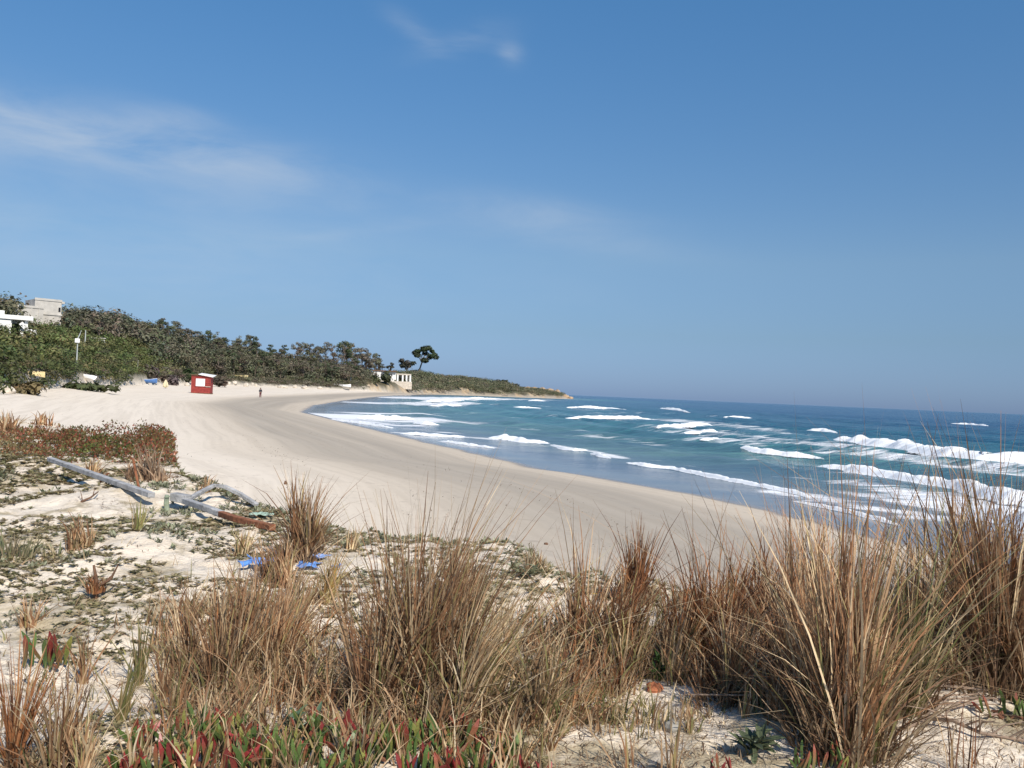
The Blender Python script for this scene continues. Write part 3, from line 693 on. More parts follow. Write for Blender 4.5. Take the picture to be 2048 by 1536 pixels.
# single shrubs at the back of the beach that stand out
def shrub(label, u, v, wpx, hpx, col, name='shrub', nq=260):
    p = hit(u, v); r = math.hypot(p.x, p.y); w = wpx * r / F; h = hpx * r / F; gg = np.random.default_rng(int(u * 7 + v))
    bl = [(gg.normal() * w * .2, gg.normal() * w * .2, h * gg.uniform(.35, .62), w * gg.uniform(.26, .38), w * gg.uniform(.26, .38), h * gg.uniform(.3, .42)) for _ in range(6)]
    c = crown_quads(nq, bl, .065 * (w + h), col, int(u), .16, .6)
    e = empty(name, (p.x, p.y, p.z - .05), 0, label, 'bush'); link('foliage', mesh_np('foliage', *c[:2], M_LEAF, cols=c[2]), e)
    t = MB(); 
    for k in range(4): t.tube([(0, 0, -.1), (gg.normal() * w * .1, gg.normal() * w * .1, h * .3), (gg.normal() * w * .22, gg.normal() * w * .22, h * .65)], [w * .02, w * .014, w * .006], 4)
    t.build('stem', M_BARK, e)
shrub('dark green round bush up the bank left of the red kiosk', 371, 765, 26, 32, (.035, .055, .02))
shrub('brownish bush behind the right side of the red kiosk', 437, 774, 26, 22, (.10, .08, .06))
shrub('grey brown dome-shaped bush between blue boat and kiosk', 338, 770, 34, 26, (.15, .115, .10))
shrub('purplish grey bush directly above the blue boat', 300, 763, 34, 28, (.14, .11, .095))
shrub('small green bush hiding part of the white house', 771, 769, 30, 27, (.07, .078, .04))
shrub('dark bush at the left corner of the white house', 752, 771, 20, 20, (.07, .075, .04))
shrub('low dark bush below the right end of the white house', 802, 772, 26, 18, (.07, .075, .04))
shrub('brown grassy hummock with dark foot at the left edge of the far beach', 55, 788, 60, 24, (.13, .10, .05))
shrub('flat green mat of scrub at the foot of the light pole', 165, 779, 96, 12, (.06, .07, .028))

# ------------------------------------------------------------------ buildings
def local(u, v):
    p = hit(u, v); return p, math.atan2(p.x, p.y)
def house_frame(name, label, u, v, cat='house', rz=0.0):
    p, th = local(u, v); e = empty(name, p, -th + rz, label, cat); return e, math.hypot(p.x, p.y) / F
def bx(e, name, k, x0, x1, y0, y1, z0, z1, mat, bevel=.02):
    m = MB(); m.box(x0 * k, x1 * k, y0, y1, z0 * k, z1 * k); return m.build(name, mat, e, bevel=bevel)
# coordinates below: photo pixels across and up from the foot, metres in depth
e, k = house_frame('white_villa', 'white flat-roofed villa among trees at the left edge', 25, 668, rz=.18)
bx(e, 'wall', k, -60, -3, 0, 8, -8, 24, M_WHITEWALL); bx(e, 'upper_wall', k, -70, 14, 4, 10, 20, 30, M_WHITEWALL)
bx(e, 'roof', k, -72, 31, -.25, 11, 25, 32.5, M_WHITEWALL); bx(e, 'chimney', k, -21, -5, 5, 6.4, 32.5, 42, M_WHITEWALL)
w = bx(e, 'window', k, -36, -22, -.06, .2, 10, 19, M_DARK); bx(w, 'frame', k, -37, -21, -.1, -.04, 8.6, 10, M_BROWNWOOD)
bx(e, 'door', k, -34.5, -23, 3.9, 4.2, 20.5, 25, M_RED)
bx(e, 'terrace_wall', k, 13, 38, 0.5, 1.2, -4, 10, M_WHITEWALL); bx(e, 'pillar', k, 19, 24, .4, 1.3, 10, 25, M_WHITEWALL); bx(e, 'pillar', k, -5, -1, .4, 1.3, 10, 25, M_WHITEWALL)
m = MB(); m.tube([(12 * k, .2, 20 * k), (22 * k, .1, 9 * k), (36 * k, 0, 0)], 5 * k, 4); m.build('stair_wall', M_WHITEWALL, e)
e, k = house_frame('concrete_building', 'unfinished grey concrete block building with a higher right half on the hill', 82, 650, 'building', rz=.25)
bx(e, 'wall', k, -43, 3, 0, 9, -16, 31, M_CONC); bx(e, 'upper_wall', k, -6, 38, 3, 12, -10, 47, M_CONC)
bx(e, 'parapet', k, -44, 3.6, -.15, .25, 28.5, 32.5, M_CONC); bx(e, 'parapet', k, -6.6, 38.6, 2.85, 3.2, 45, 49, M_CONC)
bx(e, 'floor_slab', k, -5.6, 39.5, 2.8, 12.1, 20, 22.5, M_CONC); bx(e, 'roof_slab', k, 37.5, 42.5, 2.6, 11, 42, 46, M_CONC)
for q in range(4): bx(e, 'column', k, -41 + q * 12, -39 + q * 12, -.12, .1, -16, 28, M_CONC)
bx(e, 'window', k, 33, 36.5, 2.92, 3.1, 27, 35, M_DARK)
e, k = house_frame('white_cottage', 'tiny white cottage between the trees above the light pole', 197, 686)
bx(e, 'wall', k, -2, 11, 0, 3.5, -4, 6, M_WHITEWALL); bx(e, 'side_wall', k, -12, -2, .8, 3.5, -4, 8, M_STONE); bx(e, 'roof', k, -13, 12, -.2, 4, 7.6, 9, M_CONC); bx(e, 'window', k, 3, 6, -.05, .2, 0, 4, M_DARK)
e, k = house_frame('tan_house', 'small tan house glimpsed in the wood above the tiny white cottage', 197, 668)
bx(e, 'wall', k, -11, 3, 0, 4, -4, 7, M_STONE); bx(e, 'roof', k, -12, 4, -.3, 4.3, 7, 8.6, M_ORANGE); bx(e, 'window', k, -6, -3, -.05, .2, 1, 4.5, M_DARK)
x, y = bearing_xy(783, 515); th = math.atan2(x, y); k = 515 / F
e = empty('white_beach_house', (x, y, zat(x, y)), -th, 'long low white house with open veranda on the ochre bank', 'house')
zf = (up_at(783, 763, Vector((x, y, 0))) - zat(x, y)) / k
bx(e, 'wall', k, -38, -21, 0, 5, zf - 12, zf + 20, M_WHITEWALL); bx(e, 'middle_wall', k, -20.6, 8.5, 1.2, 6, zf - 12, zf + 19, M_WHITEWALL); bx(e, 'roof', k, -39, 9, -.5, 6.5, zf + 19.4, zf + 21.4, M_BROWNWOOD)
bx(e, 'terrace', k, -40, 40, -1.6, 8, zf - 14, zf + 1, M_STONE); bx(e, 'veranda_roof', k, 9.2, 38, .4, 6, zf + 14, zf + 16.5, M_STONE); bx(e, 'back_wall', k, 9, 38, 3.2, 4, zf, zf + 14, M_STONE)
for q in (10, 20, 27.5, 35): bx(e, 'pillar', k, q, q + 3.2, .5, 1.3, zf + 1, zf + 14, M_WHITEWALL)
bx(e, 'window', k, -34, -29, -.06, .15, zf + 8, zf + 15, M_DARK); bx(e, 'window', k, -8, -3, 1.14, 1.3, zf + 8, zf + 14, M_DARK)

# ------------------------------------------------------------------ the red kiosk
p = hit(402, 787.5); th = math.atan2(p.x, p.y); k = math.hypot(p.x, p.y) / F
e = empty('beach_kiosk', p, -th - .22, 'red wooden beach kiosk with white serving hatch and sloping white roof', 'kiosk')
W0, W1, D, H0 = -18.5 * k, 16.5 * k, 2.1, 34 * k
n = 9
for i in range(n):                                        # horizontal boards of the front, each its own piece
    z0 = .14 + (H0 - .14) * i / n; z1 = .14 + (H0 - .14) * (i + 1) / n - .012
    m = MB(); m.box(W0, W1, 0, .05, z0, z1); m.build('board', M_RED, e, bevel=.006)
for i in range(n):
    z0 = .14 + (H0 - .14) * i / n; z1 = .14 + (H0 - .14) * (i + 1) / n - .012
    m = MB(); m.box(W1 - .05, W1, .055, D, z0, z1 + .02); m.build('side_board', M_RED, e, bevel=.006)
m = MB(); m.box(W0, W0 + .05, .055, D, .14, H0); m.box(W0 + .055, W1 - .055, D - .05, D, .14, H0); m.build('back_wall', M_RED, e)
m = MB(); m.box(W0 - .04, W1 + .04, -.04, D + .04, -.1, .135); m.build('base', M_BROWNWOOD, e)
for x in (W0, W1 - .1): m = MB(); m.box(x - .01, x + .11, -.035, -.005, .14, H0); m.build('corner_post', M_RED, e)
m = MB(); m.box(W0 + 8.2 * k, W0 + 25 * k, -.06, -.01, 14 * k, 28.5 * k); h = m.build('hatch', M_WHITEP, e, bevel=.01)
m = MB()
for (a, b, c, d) in ((7.3, 8.2, 13.2, 29.4), (25, 25.9, 13.2, 29.4), (8.2, 25, 13.2, 14), (8.2, 25, 28.5, 29.4)): m.box(W0 + a * k, W0 + b * k, -.085, -.012, c * k, d * k)
m.build('hatch_frame', M_RED, h)
m = MB(); m.box(W0 + 25.9 * k, W1 + .05, -.16, -.04, 13.0 * k, 14.2 * k); m.build('counter', M_STONE, e)
rt = Matrix.Rotation(-.045, 4, 'Y'); 
m = MB(); m.box(W0 - .12, W0 + 13 * k, -.2, D + .2, H0 + .02, H0 + .16); m.build('roof_board', M_BROWNWOOD, e)
m = MB(); m.add([(W0 + 13 * k, -.35, H0 + .18), (W1 + 5 * k, -.35, H0 - .22), (W1 + 5 * k, D + .2, H0 + .12), (W0 + 13 * k, D + .2, H0 + .42),
                 (W0 + 13 * k, -.35, H0 + .26), (W1 + 5 * k, -.35, H0 - .14), (W1 + 5 * k, D + .2, H0 + .20), (W0 + 13 * k, D + .2, H0 + .50)],
                [(0, 3, 2, 1), (4, 5, 6, 7), (0, 1, 5, 4), (1, 2, 6, 5), (2, 3, 7, 6), (3, 0, 4, 7)]); m.build('roof', M_WHITEP, e)

# ------------------------------------------------------------------ boats, canvas, poles, stones at the back of the beach
def boat(label, u, v, L, mat, rz, roll=0, name='boat', trim=None, over=False):
    p = hit(u, v); e = empty(name, p, rz, label, 'boat'); n = 13; V = []; W = L * .17; Hh = L * .13
    sect = [(-1, 1), (-.93, .5), (-.62, .12), (0, 0), (.62, .12), (.93, .5), (1, 1)]
    for i in range(n):
        t = i / (n - 1); wd = W * (math.sin(math.pi * min(1, .18 + t * .82)) ** .6 if t > 0 else .62) * (1 if t < .97 else .12); sheer = .25 * Hh * (2 * t - 1) ** 2 + (.5 * Hh * max(0, t - .75))
        for a, b in sect: V.append((t * L - L / 2, a * wd, b * Hh + sheer * b + .04 + .5 * Hh * max(0, t - .85)))
    k = len(sect); Q = [(i * k + j, (i + 1) * k + j, (i + 1) * k + j + 1, i * k + j + 1) for i in range(n - 1) for j in range(k - 1)]
    rotm = Matrix.Rotation(roll, 4, 'X')
    if over: rotm = Matrix.Translation((0, 0, Hh * 1.25)) @ Matrix.Rotation(math.pi + roll, 4, 'X')
    m = MB(); m.add([rotm @ Vector(q) for q in V], Q); m.add([rotm @ Vector(V[j]) for j in range(k)], [tuple(range(k))])
    h = m.build('hull', mat, e, smooth=False); so = h.modifiers.new('skin', 'SOLIDIFY'); so.thickness = .05
    m = MB()
    for s in (0, k - 1): m.tube([rotm @ Vector(V[i * k + s]) for i in range(n)], .05, 6)
    m.build('gunwale', trim or M_WHITEP, e)
    for t in (.3, .6):
        i = int(t * (n - 1)); a = V[i * k]; b = V[i * k + k - 1]; m = MB(); m.box(a[0] - .12, a[0] + .12, a[1] * .93, b[1] * .93, a[2] - .16, a[2] - .11, m=rotm); m.build('thwart', M_BROWNWOOD, e)
    return e
e = boat('blue boat with a pale mast drawn up at the back of the beach', 290, 768, 5.6, M_BLUEBOAT, -.1)
m = MB(); m.tube([(-2.2, 0, .1), (-2.0, 0, 2.6), (-1.85, 0, 5.0)], [.09, .075, .05], 8); m.build('mast', M_GREYWOOD, e)
boat('white boat tipped on its side below the light pole', 171, 764, 3.6, M_WHITEP, -.45, -.75)
boat('pale yellow boat on the bank right of the red kiosk', 481, 756, 5.4, M_YELLOW, -.15, -.25, trim=M_YELLOW)
boat('upturned cream boat on the grass at far left', 60, 754, 3.1, M_YELLOW, .1, 0, over=True, trim=M_YELLOW)
boat('pale upturned dinghy up the green slope at the left edge', 29, 719, 3.0, M_STONE, -.3, .1, over=True, trim=M_STONE)
boat('small white boat with blue shadow at the far end of the beach', 685, 776, 7.5, M_WHITEP, -.1, -.1)
def rock(label, u, v, wpx, hpx, mat, name='boulder', flat=1.0, group=None, cat='rock'):
    p = hit(u, v); k = math.hypot(p.x, p.y) / F; bm_v = []; gg = random.Random(int(u * 13 + v))
    n, mrows = 12, 7; V = []; Q = []
    for i in range(mrows):
        ph = math.pi * (i / (mrows - 1) - .5)
        for j in range(n):
            a = 2 * math.pi * j / n; q = 1 + .28 * (vnoise(np.array([math.cos(a) * 1.7 + u]), np.array([math.sin(a) * 1.7 + ph * 2.1]), 5)[0] - .5) * 2
            V.append((math.cos(a) * math.cos(ph) * wpx * k * .5 * q, math.sin(a) * math.cos(ph) * wpx * k * .4 * q, (math.sin(ph) * .62 + .3) * hpx * k * q))
    for i in range(mrows - 1):
        for j in range(n): Q.append((i * n + j, i * n + (j + 1) % n, (i + 1) * n + (j + 1) % n, (i + 1) * n + j))
    m = MB(); m.add(V, Q); o = m.build(name, mat, None, loc=p); o.rotation_euler = (0, 0, gg.uniform(-.4, .4)); return tag(o, label, cat, group)
for i, (u, v, w, h) in enumerate([(456, 771, 12, 7), (468, 769, 14, 6), (492, 773, 10, 7), (505, 771, 8, 5), (512, 773, 6, 5), (565, 776, 22, 6), (590, 776, 9, 6), (610, 778, 14, 6), (640, 778, 10, 5), (374, 772, 10, 7)]):
    rock('pale boulder in the row along the foot of the scrub', u, v, w, h, M_STONE, group='pale boulders along the foot of the scrub')
rock('pale lump of stone at the foot of the white boat', 139, 770, 8, 6, M_STONE, name='stone')
rock('pale sandy mound at the left edge of the far beach', 12, 786, 38, 14, M_STONE, name='sand_mound', cat='mound')
for i, (u, v, w, h) in enumerate([(1100, 797, 26, 10), (1115, 797, 16, 11), (1132, 798, 14, 7), (1085, 796, 22, 10), (1070, 795.6, 18, 8), (1143, 798.6, 9, 5), (1055, 795, 20, 7)]):
    r = [820, 828, 838, 800, 780, 846, 770][i]; x, y = bearing_xy(u, r); z = max(zat(x, y), -.3)
    o = rock('orange rock at the tip of the headland', u, v, w, h, M_ORANGE, group='orange rocks at the tip of the headland', name='headland_rock')
    s = r / max(1, math.hypot(o.location.x, o.location.y)); o.location = (x, y, z - .3); o.scale = (s, s, s)
def pole(label, u, vb, vt, wpx, head=True, name='utility_pole', tilt=0):
    p = hit(u, vb); k = math.hypot(p.x, p.y) / F; H = up_at(u, vt, p) - p.z; e = empty(name, p, -math.atan2(p.x, p.y), label, 'pole')
    m = MB(); m.tube([(0, 0, -.3), (tilt * H * .5, 0, H * .5), (tilt * H, 0, H)], [wpx * k * .55, wpx * k * .45, wpx * k * .35], 8); m.build('mast', M_METAL, e)
    if head:
        m = MB(); m.box(-4.6 * k, 3.4 * k, -.3, .3, H - 7.5 * k, H); m.build('lamp_box', M_WHITEP, e, bevel=.05)
        m = MB(); m.tube([(0, 0, H), (3 * k, 0, H + 8 * k), (5 * k, 0, H + 15 * k)], .07, 6); m.build('arm', M_METAL, e)
    return e
pole('tall grey light pole with a white box on top standing in the scrub', 152, 752, 677, 2.6)
pole('thin grey pole in the scrub right of the light pole', 170, 690, 660, 2.2, False)
pole('short pale post at the far end of the beach', 701, 762, 750, 2.4, False, 'wooden_post')
p = hit(331, 777); k = math.hypot(p.x, p.y) / F
e = empty('folded_parasol', p, 0, 'closed cream beach parasol standing on the sand left of the kiosk', 'parasol')
m = MB(); m.tube([(0, 0, -.2), (0, 0, 17 * k)], .04, 8); m.build('pole', M_BROWNWOOD, e)
m = MB(); n = 14
rings_ = [(.5, 1.5), (3.6, 2.5), (4.6, 5), (3.8, 9), (2.2, 13), (.4, 16.6)]; V = []
for i, (rr, z) in enumerate(rings_):
    for j in range(n): a = 2 * math.pi * j / n; q = rr * k * (1 + .18 * (-1) ** j); V.append((math.cos(a) * q, math.sin(a) * q, z * k))
m.add(V, [(i * n + j, i * n + (j + 1) % n, (i + 1) * n + (j + 1) % n, (i + 1) * n + j) for i in range(len(rings_) - 1) for j in range(n)]); m.build('canopy', M_CANVAS, e)

# ------------------------------------------------------------------ the person walking on the beach
def skin_mesh(name, verts, edges, radii, mat, parent, sub=2, root=0):
    me = bpy.data.meshes.new(name); me.from_pydata(verts, edges, []); o = link(name, me, parent); me.materials.append(mat)
    s = o.modifiers.new('skin', 'SKIN'); s.use_smooth_shade = True
    for i, r in enumerate(radii): me.skin_vertices[0].data[i].radius = (r, r) if not hasattr(r, '__len__') else r
    me.skin_vertices[0].data[root].use_root = True
    q = o.modifiers.new('sub', 'SUBSURF'); q.levels = sub; q.render_levels = sub; return o
M_SKIN = P('skin', (.32, .19, .13), .6, .1, 10); M_JACKET = P('dark_jacket', (.035, .04, .055), .85, .3, 12); M_TROUS = P('maroon_trousers', (.13, .04, .045), .85, .3, 12); M_HAIR = P('dark_hair', (.015, .012, .01), .7, .3, 30)
p = hit(520.5, 795); e = empty('person', p, math.atan2(-p.x, -p.y) * -1 + .3, 'person in dark jacket and maroon trousers standing alone on the sand right of the kiosk', 'person')
V = [(0, 0, .95), (0, 0, 1.12), (0, 0, 1.30), (0, .01, 1.44), (0, .02, 1.53), (0, .03, 1.61), (0, .025, 1.70)]; Rr = [(.155, .11), (.14, .10), (.165, .11), (.10, .08), (.055, .055), (.085, .095), (.07, .08)]; E = [(0, 1), (1, 2), (2, 3), (3, 4), (4, 5), (5, 6)]
for s in (-1, 1):
    b = len(V); V += [(s * .19, 0, 1.40), (s * .25, -.02, 1.14), (s * .20, .17, .98), (s * .13, .25, 1.0)]; Rr += [.06, .05, .04, .035]; E += [(3, b), (b, b + 1), (b + 1, b + 2), (b + 2, b + 3)]
    for f in range(5):
        q = len(V); V += [(s * (.10 - .005 * f), .27 + .008 * f, 1.03 - .018 * f), (s * (.065 - .004 * f), .285, 1.035 - .02 * f)]; Rr += [.010, .008]; E += [(b + 3, q), (q, q + 1)]
    b = len(V); V += [(s * .10, 0, .86), (s * .11, .03 * s + .02, .48), (s * .12, .04 * s - .02, .09), (s * .13, .04 * s + .14, .045)]; Rr += [.095, .065, .05, .042]; E += [(0, b), (b, b + 1), (b + 1, b + 2), (b + 2, b + 3)]
skin_mesh('body', V, E, Rr, M_SKIN, e)
V = [(0, 0, .90), (0, 0, 1.12), (0, 0, 1.30), (0, .01, 1.45)]; Rr = [(.175, .13), (.165, .125), (.185, .13), (.11, .09)]; E = [(0, 1), (1, 2), (2, 3)]
for s in (-1, 1): b = len(V); V += [(s * .19, 0, 1.40), (s * .25, -.02, 1.14), (s * .20, .16, .985)]; Rr += [.075, .066, .055]; E += [(3, b), (b, b + 1), (b + 1, b + 2)]
skin_mesh('jacket', V, E, Rr, M_JACKET, e)
V = [(0, 0, .93)]; Rr = [(.16, .12)]; E = []
for s in (-1, 1): b = len(V); V += [(s * .10, 0, .84), (s * .11, .03 * s + .02, .48), (s * .12, .04 * s - .02, .10)]; Rr += [.115, .088, .075]; E += [(0, b), (b, b + 1), (b + 1, b + 2)]
skin_mesh('trousers', V, E, Rr, M_TROUS, e)
skin_mesh('hair', [(0, .0, 1.66), (0, .0, 1.72), (0, -.03, 1.60)], [(0, 1), (0, 2)], [(.10, .105), (.085, .09), (.075, .06)], M_HAIR, e)
for s in (-1, 1): skin_mesh('shoe', [(s * .12, .04 * s - .05, .045), (s * .13, .04 * s + .16, .04)], [(0, 1)], [.05, .045], M_HAIR, e, 1)


# ------------------------------------------------------------------ dry grass on the foredune
BROWN = [((.31, .165, .085), 4), ((.44, .29, .165), 4), ((.21, .11, .06), 2), ((.62, .48, .30), 2), ((.34, .27, .12), 1)]
STRAW = [((.44, .31, .18), 4), ((.60, .47, .29), 3), ((.32, .19, .10), 2.5), ((.29, .27, .11), 2), ((.64, .53, .36), 1)]
RUSSET = [((.33, .14, .06), 4), ((.40, .20, .09), 3), ((.19, .085, .045), 3), ((.52, .36, .2), 1)]
OLIVE = [((.23, .21, .085), 4), ((.36, .27, .14), 3), ((.16, .17, .06), 2), ((.5, .4, .22), 1)]
def blades(n, rad, h, spread, pal, seed, width=.0045, lean=(0, 0), droop=.25, hvar=.48, segs=4, base=None, tuft=True, stray_p=.22):
    """n curved tapering blades: returns verts, quads, colours; each blade is a folded strip"""
    g = np.random.default_rng(seed)
    a = g.random(n) * 6.283; q = np.sqrt(g.random(n)) * rad
    bx_, by_ = np.cos(a) * q, np.sin(a) * q
    H = h * (1 - hvar * g.random(n) ** .8 * 1.6).clip(.15, 1.2)
    oa = np.where(g.random(n) < .6, a, g.random(n) * 6.283)
    out = spread * (g.random(n) ** 1.4) * (.35 + .65 * q / max(rad, 1e-6)) * H
    kx = np.cos(oa) * out + lean[0] * H; ky = np.sin(oa) * out + lean[1] * H
    bend = droop * g.normal(0, 1, n) * H; ba = g.random(n) * 6.283
    stray = g.random(n) < stray_p; kx = kx + np.where(stray, g.normal(0, .42, n) * H, 0); ky = ky + np.where(stray, g.normal(0, .42, n) * H, 0)
    bend = np.where(g.random(n) < .12, bend * 2.6, bend)
    t = np.linspace(0, 1, segs + 1)[None, :]
    px = bx_[:, None] + kx[:, None] * (.55 * t + .45 * t ** 2.2) + np.cos(ba)[:, None] * bend[:, None] * t ** 2.6
    py = by_[:, None] + ky[:, None] * (.55 * t + .45 * t ** 2.2) + np.sin(ba)[:, None] * bend[:, None] * t ** 2.6
    pz = H[:, None] * (t - .5 * (np.abs(bend) / np.maximum(H, .01))[:, None] * t ** 3 * 1.0) - .03
    if base is not None: px = px + base[:, 0:1]; py = py + base[:, 1:2]; pz = pz + base[:, 2:3]
    w = width * (.55 + .9 * g.random(n)); wa = g.random(n) * 3.1416
    ww = w[:, None] * np.array([.75, 1, .85, .55, .12] if segs == 4 else np.linspace(1, .15, segs + 1))[None, :]
    dx, dy = np.cos(wa)[:, None] * ww, np.sin(wa)[:, None] * ww
    V = np.stack([np.stack([px - dx, py - dy, pz], -1), np.stack([px + dx, py + dy, pz], -1)], 2)       # n, segs+1, 2, 3
    V = V.reshape(-1, 3); m = segs + 1
    i0 = (np.arange(n)[:, None] * m + np.arange(segs)[None, :]) * 2
    Q = np.stack([i0, i0 + 1, i0 + 3, i0 + 2], -1).reshape(-1, 4)
    cs = np.array([c for c, _ in pal]); pw = np.array([w_ for _, w_ in pal], float); pw /= pw.sum()
    cc = cs[g.choice(len(pal), n, p=pw)] * g.normal(1, .18, n).clip(.5, 1.6)[:, None]
    return V, Q, np.repeat(cc, 2 * m, 0)
def tussock(u, v, wpx, hpx, n, label, pal=BROWN, lean=(0.05, 0), spread=.45, droop=.14, stalks=6, seed=None, name='grass_tussock', width=.0042, rz=0, thatch=True, green=0):
    p = hit(u, v); r = math.hypot(p.x, p.y); k = r / F; seed = seed or int(u * 3 + v * 7); h = hpx * k * 1.22; rad = wpx * k * .56
    e = empty(name, p, rz, label, 'grass')
    gg = random.Random(seed); ns = max(1, int(round(wpx / 20))) if n > 60 else 1; sub = []; wd = width * max(1, r / 5.2)
    for q in range(ns):                               # a tussock is a bundle of tufts of unequal height
        a_ = gg.uniform(0, 6.283); q_ = math.sqrt(gg.random()) * rad * .85 if ns > 1 else 0; f_ = gg.choice([.42, .55, .62, .72, .8, .9, 1.02]) if ns > 2 else .95
        if q == 0: f_ = 1.0; q_ *= .4
        ni = max(8, int(n / ns * gg.uniform(.6, 1.4))); ri = max(.018, rad / ns ** .5 * .55)
        sub.append(blades(ni, ri, h * f_ * .95, spread * gg.uniform(.5, .95), pal, seed + 31 * q, wd, (lean[0] + gg.gauss(0, .12), lean[1] + gg.gauss(0, .10)), droop * gg.uniform(.7, 1.4), hvar=.42, base=np.tile([[math.cos(a_) * q_, math.sin(a_) * q_, 0]], (ni, 1))))
    V, Q, K = merge(sub)
    if green: v2 = blades(green, rad * .8, h * .45, spread, OLIVE, seed + 5, width * max(1, r / 5.2) * 1.2, lean, droop * .7); V, Q, K = merge([(V, Q, K), v2])
    link('blades', mesh_np('blades', V, Q, M_GRASS, cols=K), e)
    if thatch:
        V, Q, K = blades(int(n * .45), rad * 1.05, h * .38, 1.3, [((.20, .12, .07), 3), ((.33, .23, .14), 3), ((.12, .07, .04), 2), ((.45, .35, .22), 1)], seed + 1, width * max(1, r / 5.2), (0, 0), .5)
        link('thatch', mesh_np('thatch', V, Q, M_GRASS, cols=K), e)
    if stalks >= 8:
        V, Q, K = blades(stalks, rad * .7, h * 1.12, spread * 1.0, [((.26, .15, .08), 2), ((.40, .28, .16), 1)], seed + 2, width * .62 * max(1, r / 5.2), lean, droop * .8, hvar=.15, stray_p=0)
        link('stalks', mesh_np('stalks', V, Q, M_GRASS, cols=K), e)
    return e
T = tussock
T(600, 1122, 62, 180, 420, 'tall dark brown grass tussock standing alone beyond the blue plastic', BROWN, (.10, 0), .55)
T(560, 1160, 95, 95, 260, 'short brown grass tussock at the foot of the tall lone one', BROWN, (0, 0), .5, stalks=3)
T(455, 1400, 150, 290, 520, 'wide brown grass clump in front of the blue plastic on its left', BROWN, (.05, 0), .5, green=40)
T(545, 1370, 130, 270, 420, 'brown grass clump right of centre-left below the blue plastic strips', BROWN, (.12, 0), .5, green=40)
T(375, 1370, 90, 200, 260, 'thin brown grass clump at the left border of the thick grass', BROWN, (-.04, 0), .5, green=30)
T(660, 1400, 110, 190, 260, 'sprawling straw-coloured grass between the two tallest centre clumps', STRAW, (.2, 0), .8, .3)
T(850, 1430, 180, 455, 950, 'largest upright russet grass clump at the middle of the dune', BROWN, (.13, 0), .42, stalks=12, green=60)
T(770, 1440, 120, 360, 380, 'russet grass clump touching the largest one on its left', BROWN, (.02, 0), .45, green=30)
T(945, 1450, 160, 390, 560, 'straw grass clump leaning right beside the largest one', STRAW, (.28, 0), .5, .2, stalks=8, green=50)
T(1050, 1440, 120, 230, 300, 'low tangled straw grass right of the largest clump', STRAW, (.1, 0), .8, .3, green=50)
T(900, 1210, 110, 170, 300, 'grass clump standing behind the largest one near the dune edge', BROWN, (.1, 0), .5)
T(1150, 1310, 90, 305, 300, 'slim upright grass clump with fanned tips right of centre', BROWN, (.02, 0), .42, stalks=7)
T(1205, 1330, 80, 290, 230, 'slim grass clump leaning right beside the fanned one', RUSSET, (.2, 0), .4)
T(1275, 1205, 66, 185, 300, 'dense dark-cored russet grass tussock at the dune edge right of centre', RUSSET, (.08, 0), .38, stalks=4)
T(1290, 1350, 130, 190, 420, 'straw-coloured grass in front of the dark-cored russet tussock', STRAW, (.06, 0), .6, green=60)
T(1400, 1340, 140, 300, 480, 'rust-brown grass clump between the russet tussock and the big right one', RUSSET, (.03, 0), .5, stalks=8)
T(1455, 1400, 120, 210, 380, 'tangled brown grass at the left foot of the big right clump', BROWN, (.12, 0), .7, .3)
T(1560, 1370, 130, 400, 420, 'brown grass clump with tall thin stalks left of the big right clump', BROWN, (.0, 0), .5, stalks=10)
T(1690, 1500, 165, 540, 950, 'biggest grass clump of the right side, rising over the surf', BROWN, (-.02, 0), .29, stalks=16, green=110)
T(1600, 1440, 140, 420, 400, 'grass clump merging into the left flank of the biggest right one', BROWN, (-.08, 0), .45, stalks=6)
T(1790, 1420, 120, 400, 320, 'olive-brown grass clump merging into the right flank of the biggest right one', OLIVE, (.1, 0), .5)
T(1890, 1290, 130, 340, 460, 'brown grass clump behind the dead grey branch', BROWN, (.0, 0), .55, stalks=10)
T(1985, 1380, 130, 470, 620, 'tall grass clump at the right edge above the dead branch', BROWN, (-.10, 0), .45, stalks=10)
T(2060, 1360, 130, 400, 520, 'rusty grass clump cut by the right edge of view', RUSSET, (-.05, 0), .5, stalks=8)
T(1760, 1300, 160, 190, 420, 'low brown grass behind the biggest right clump', BROWN, (0, 0), .6)
T(1640, 1270, 150, 260, 380, 'low russet grass behind the biggest right clump towards the water', RUSSET, (0, 0), .6, stalks=6)
T(1500, 1250, 120, 190, 260, 'sparse russet grass at the dune edge below the wet sand', RUSSET, (0, 0), .6)
T(2000, 1285, 140, 270, 360, 'brown grass at the dune edge far right before the surf', BROWN, (0, 0), .6, stalks=8)
T(1340, 1545, 60, 190, 16, 'few bare dark stalks on the sand at lower right of centre', BROWN, (-.05, 0), .7, thatch=False, stalks=4)
T(1250, 1540, 60, 170, 12, 'few bare stalks on the sand left of the leaning twigs', BROWN, (0, 0), .5, thatch=False, stalks=4)
T(1920, 1545, 110, 150, 26, 'sparse upright stalks before the dead grey branch', RUSSET, (0, 0), .6, thatch=False, stalks=4)
T(28, 1545, 40, 250, 130, 'narrow red-brown grass tuft at the lower left edge', RUSSET, (.03, 0), .25, stalks=4)
T(105, 1550, 90, 190, 240, 'pale brown grass tuft second from the lower left edge', BROWN, (.05, 0), .5, green=30)
T(170, 1560, 60, 150, 120, 'pale straw grass tuft third from the lower left edge', STRAW, (.05, 0), .6)
T(241, 1445, 18, 155, 46, 'slender green-brown grass spike alone on white sand at lower left', OLIVE, (.0, 0), .18, .05, stalks=0, thatch=False)
T(166, 1368, 26, 120, 46, 'slender brown grass spike above the pale tufts at left', BROWN, (.0, 0), .3, .08, stalks=2, thatch=False)
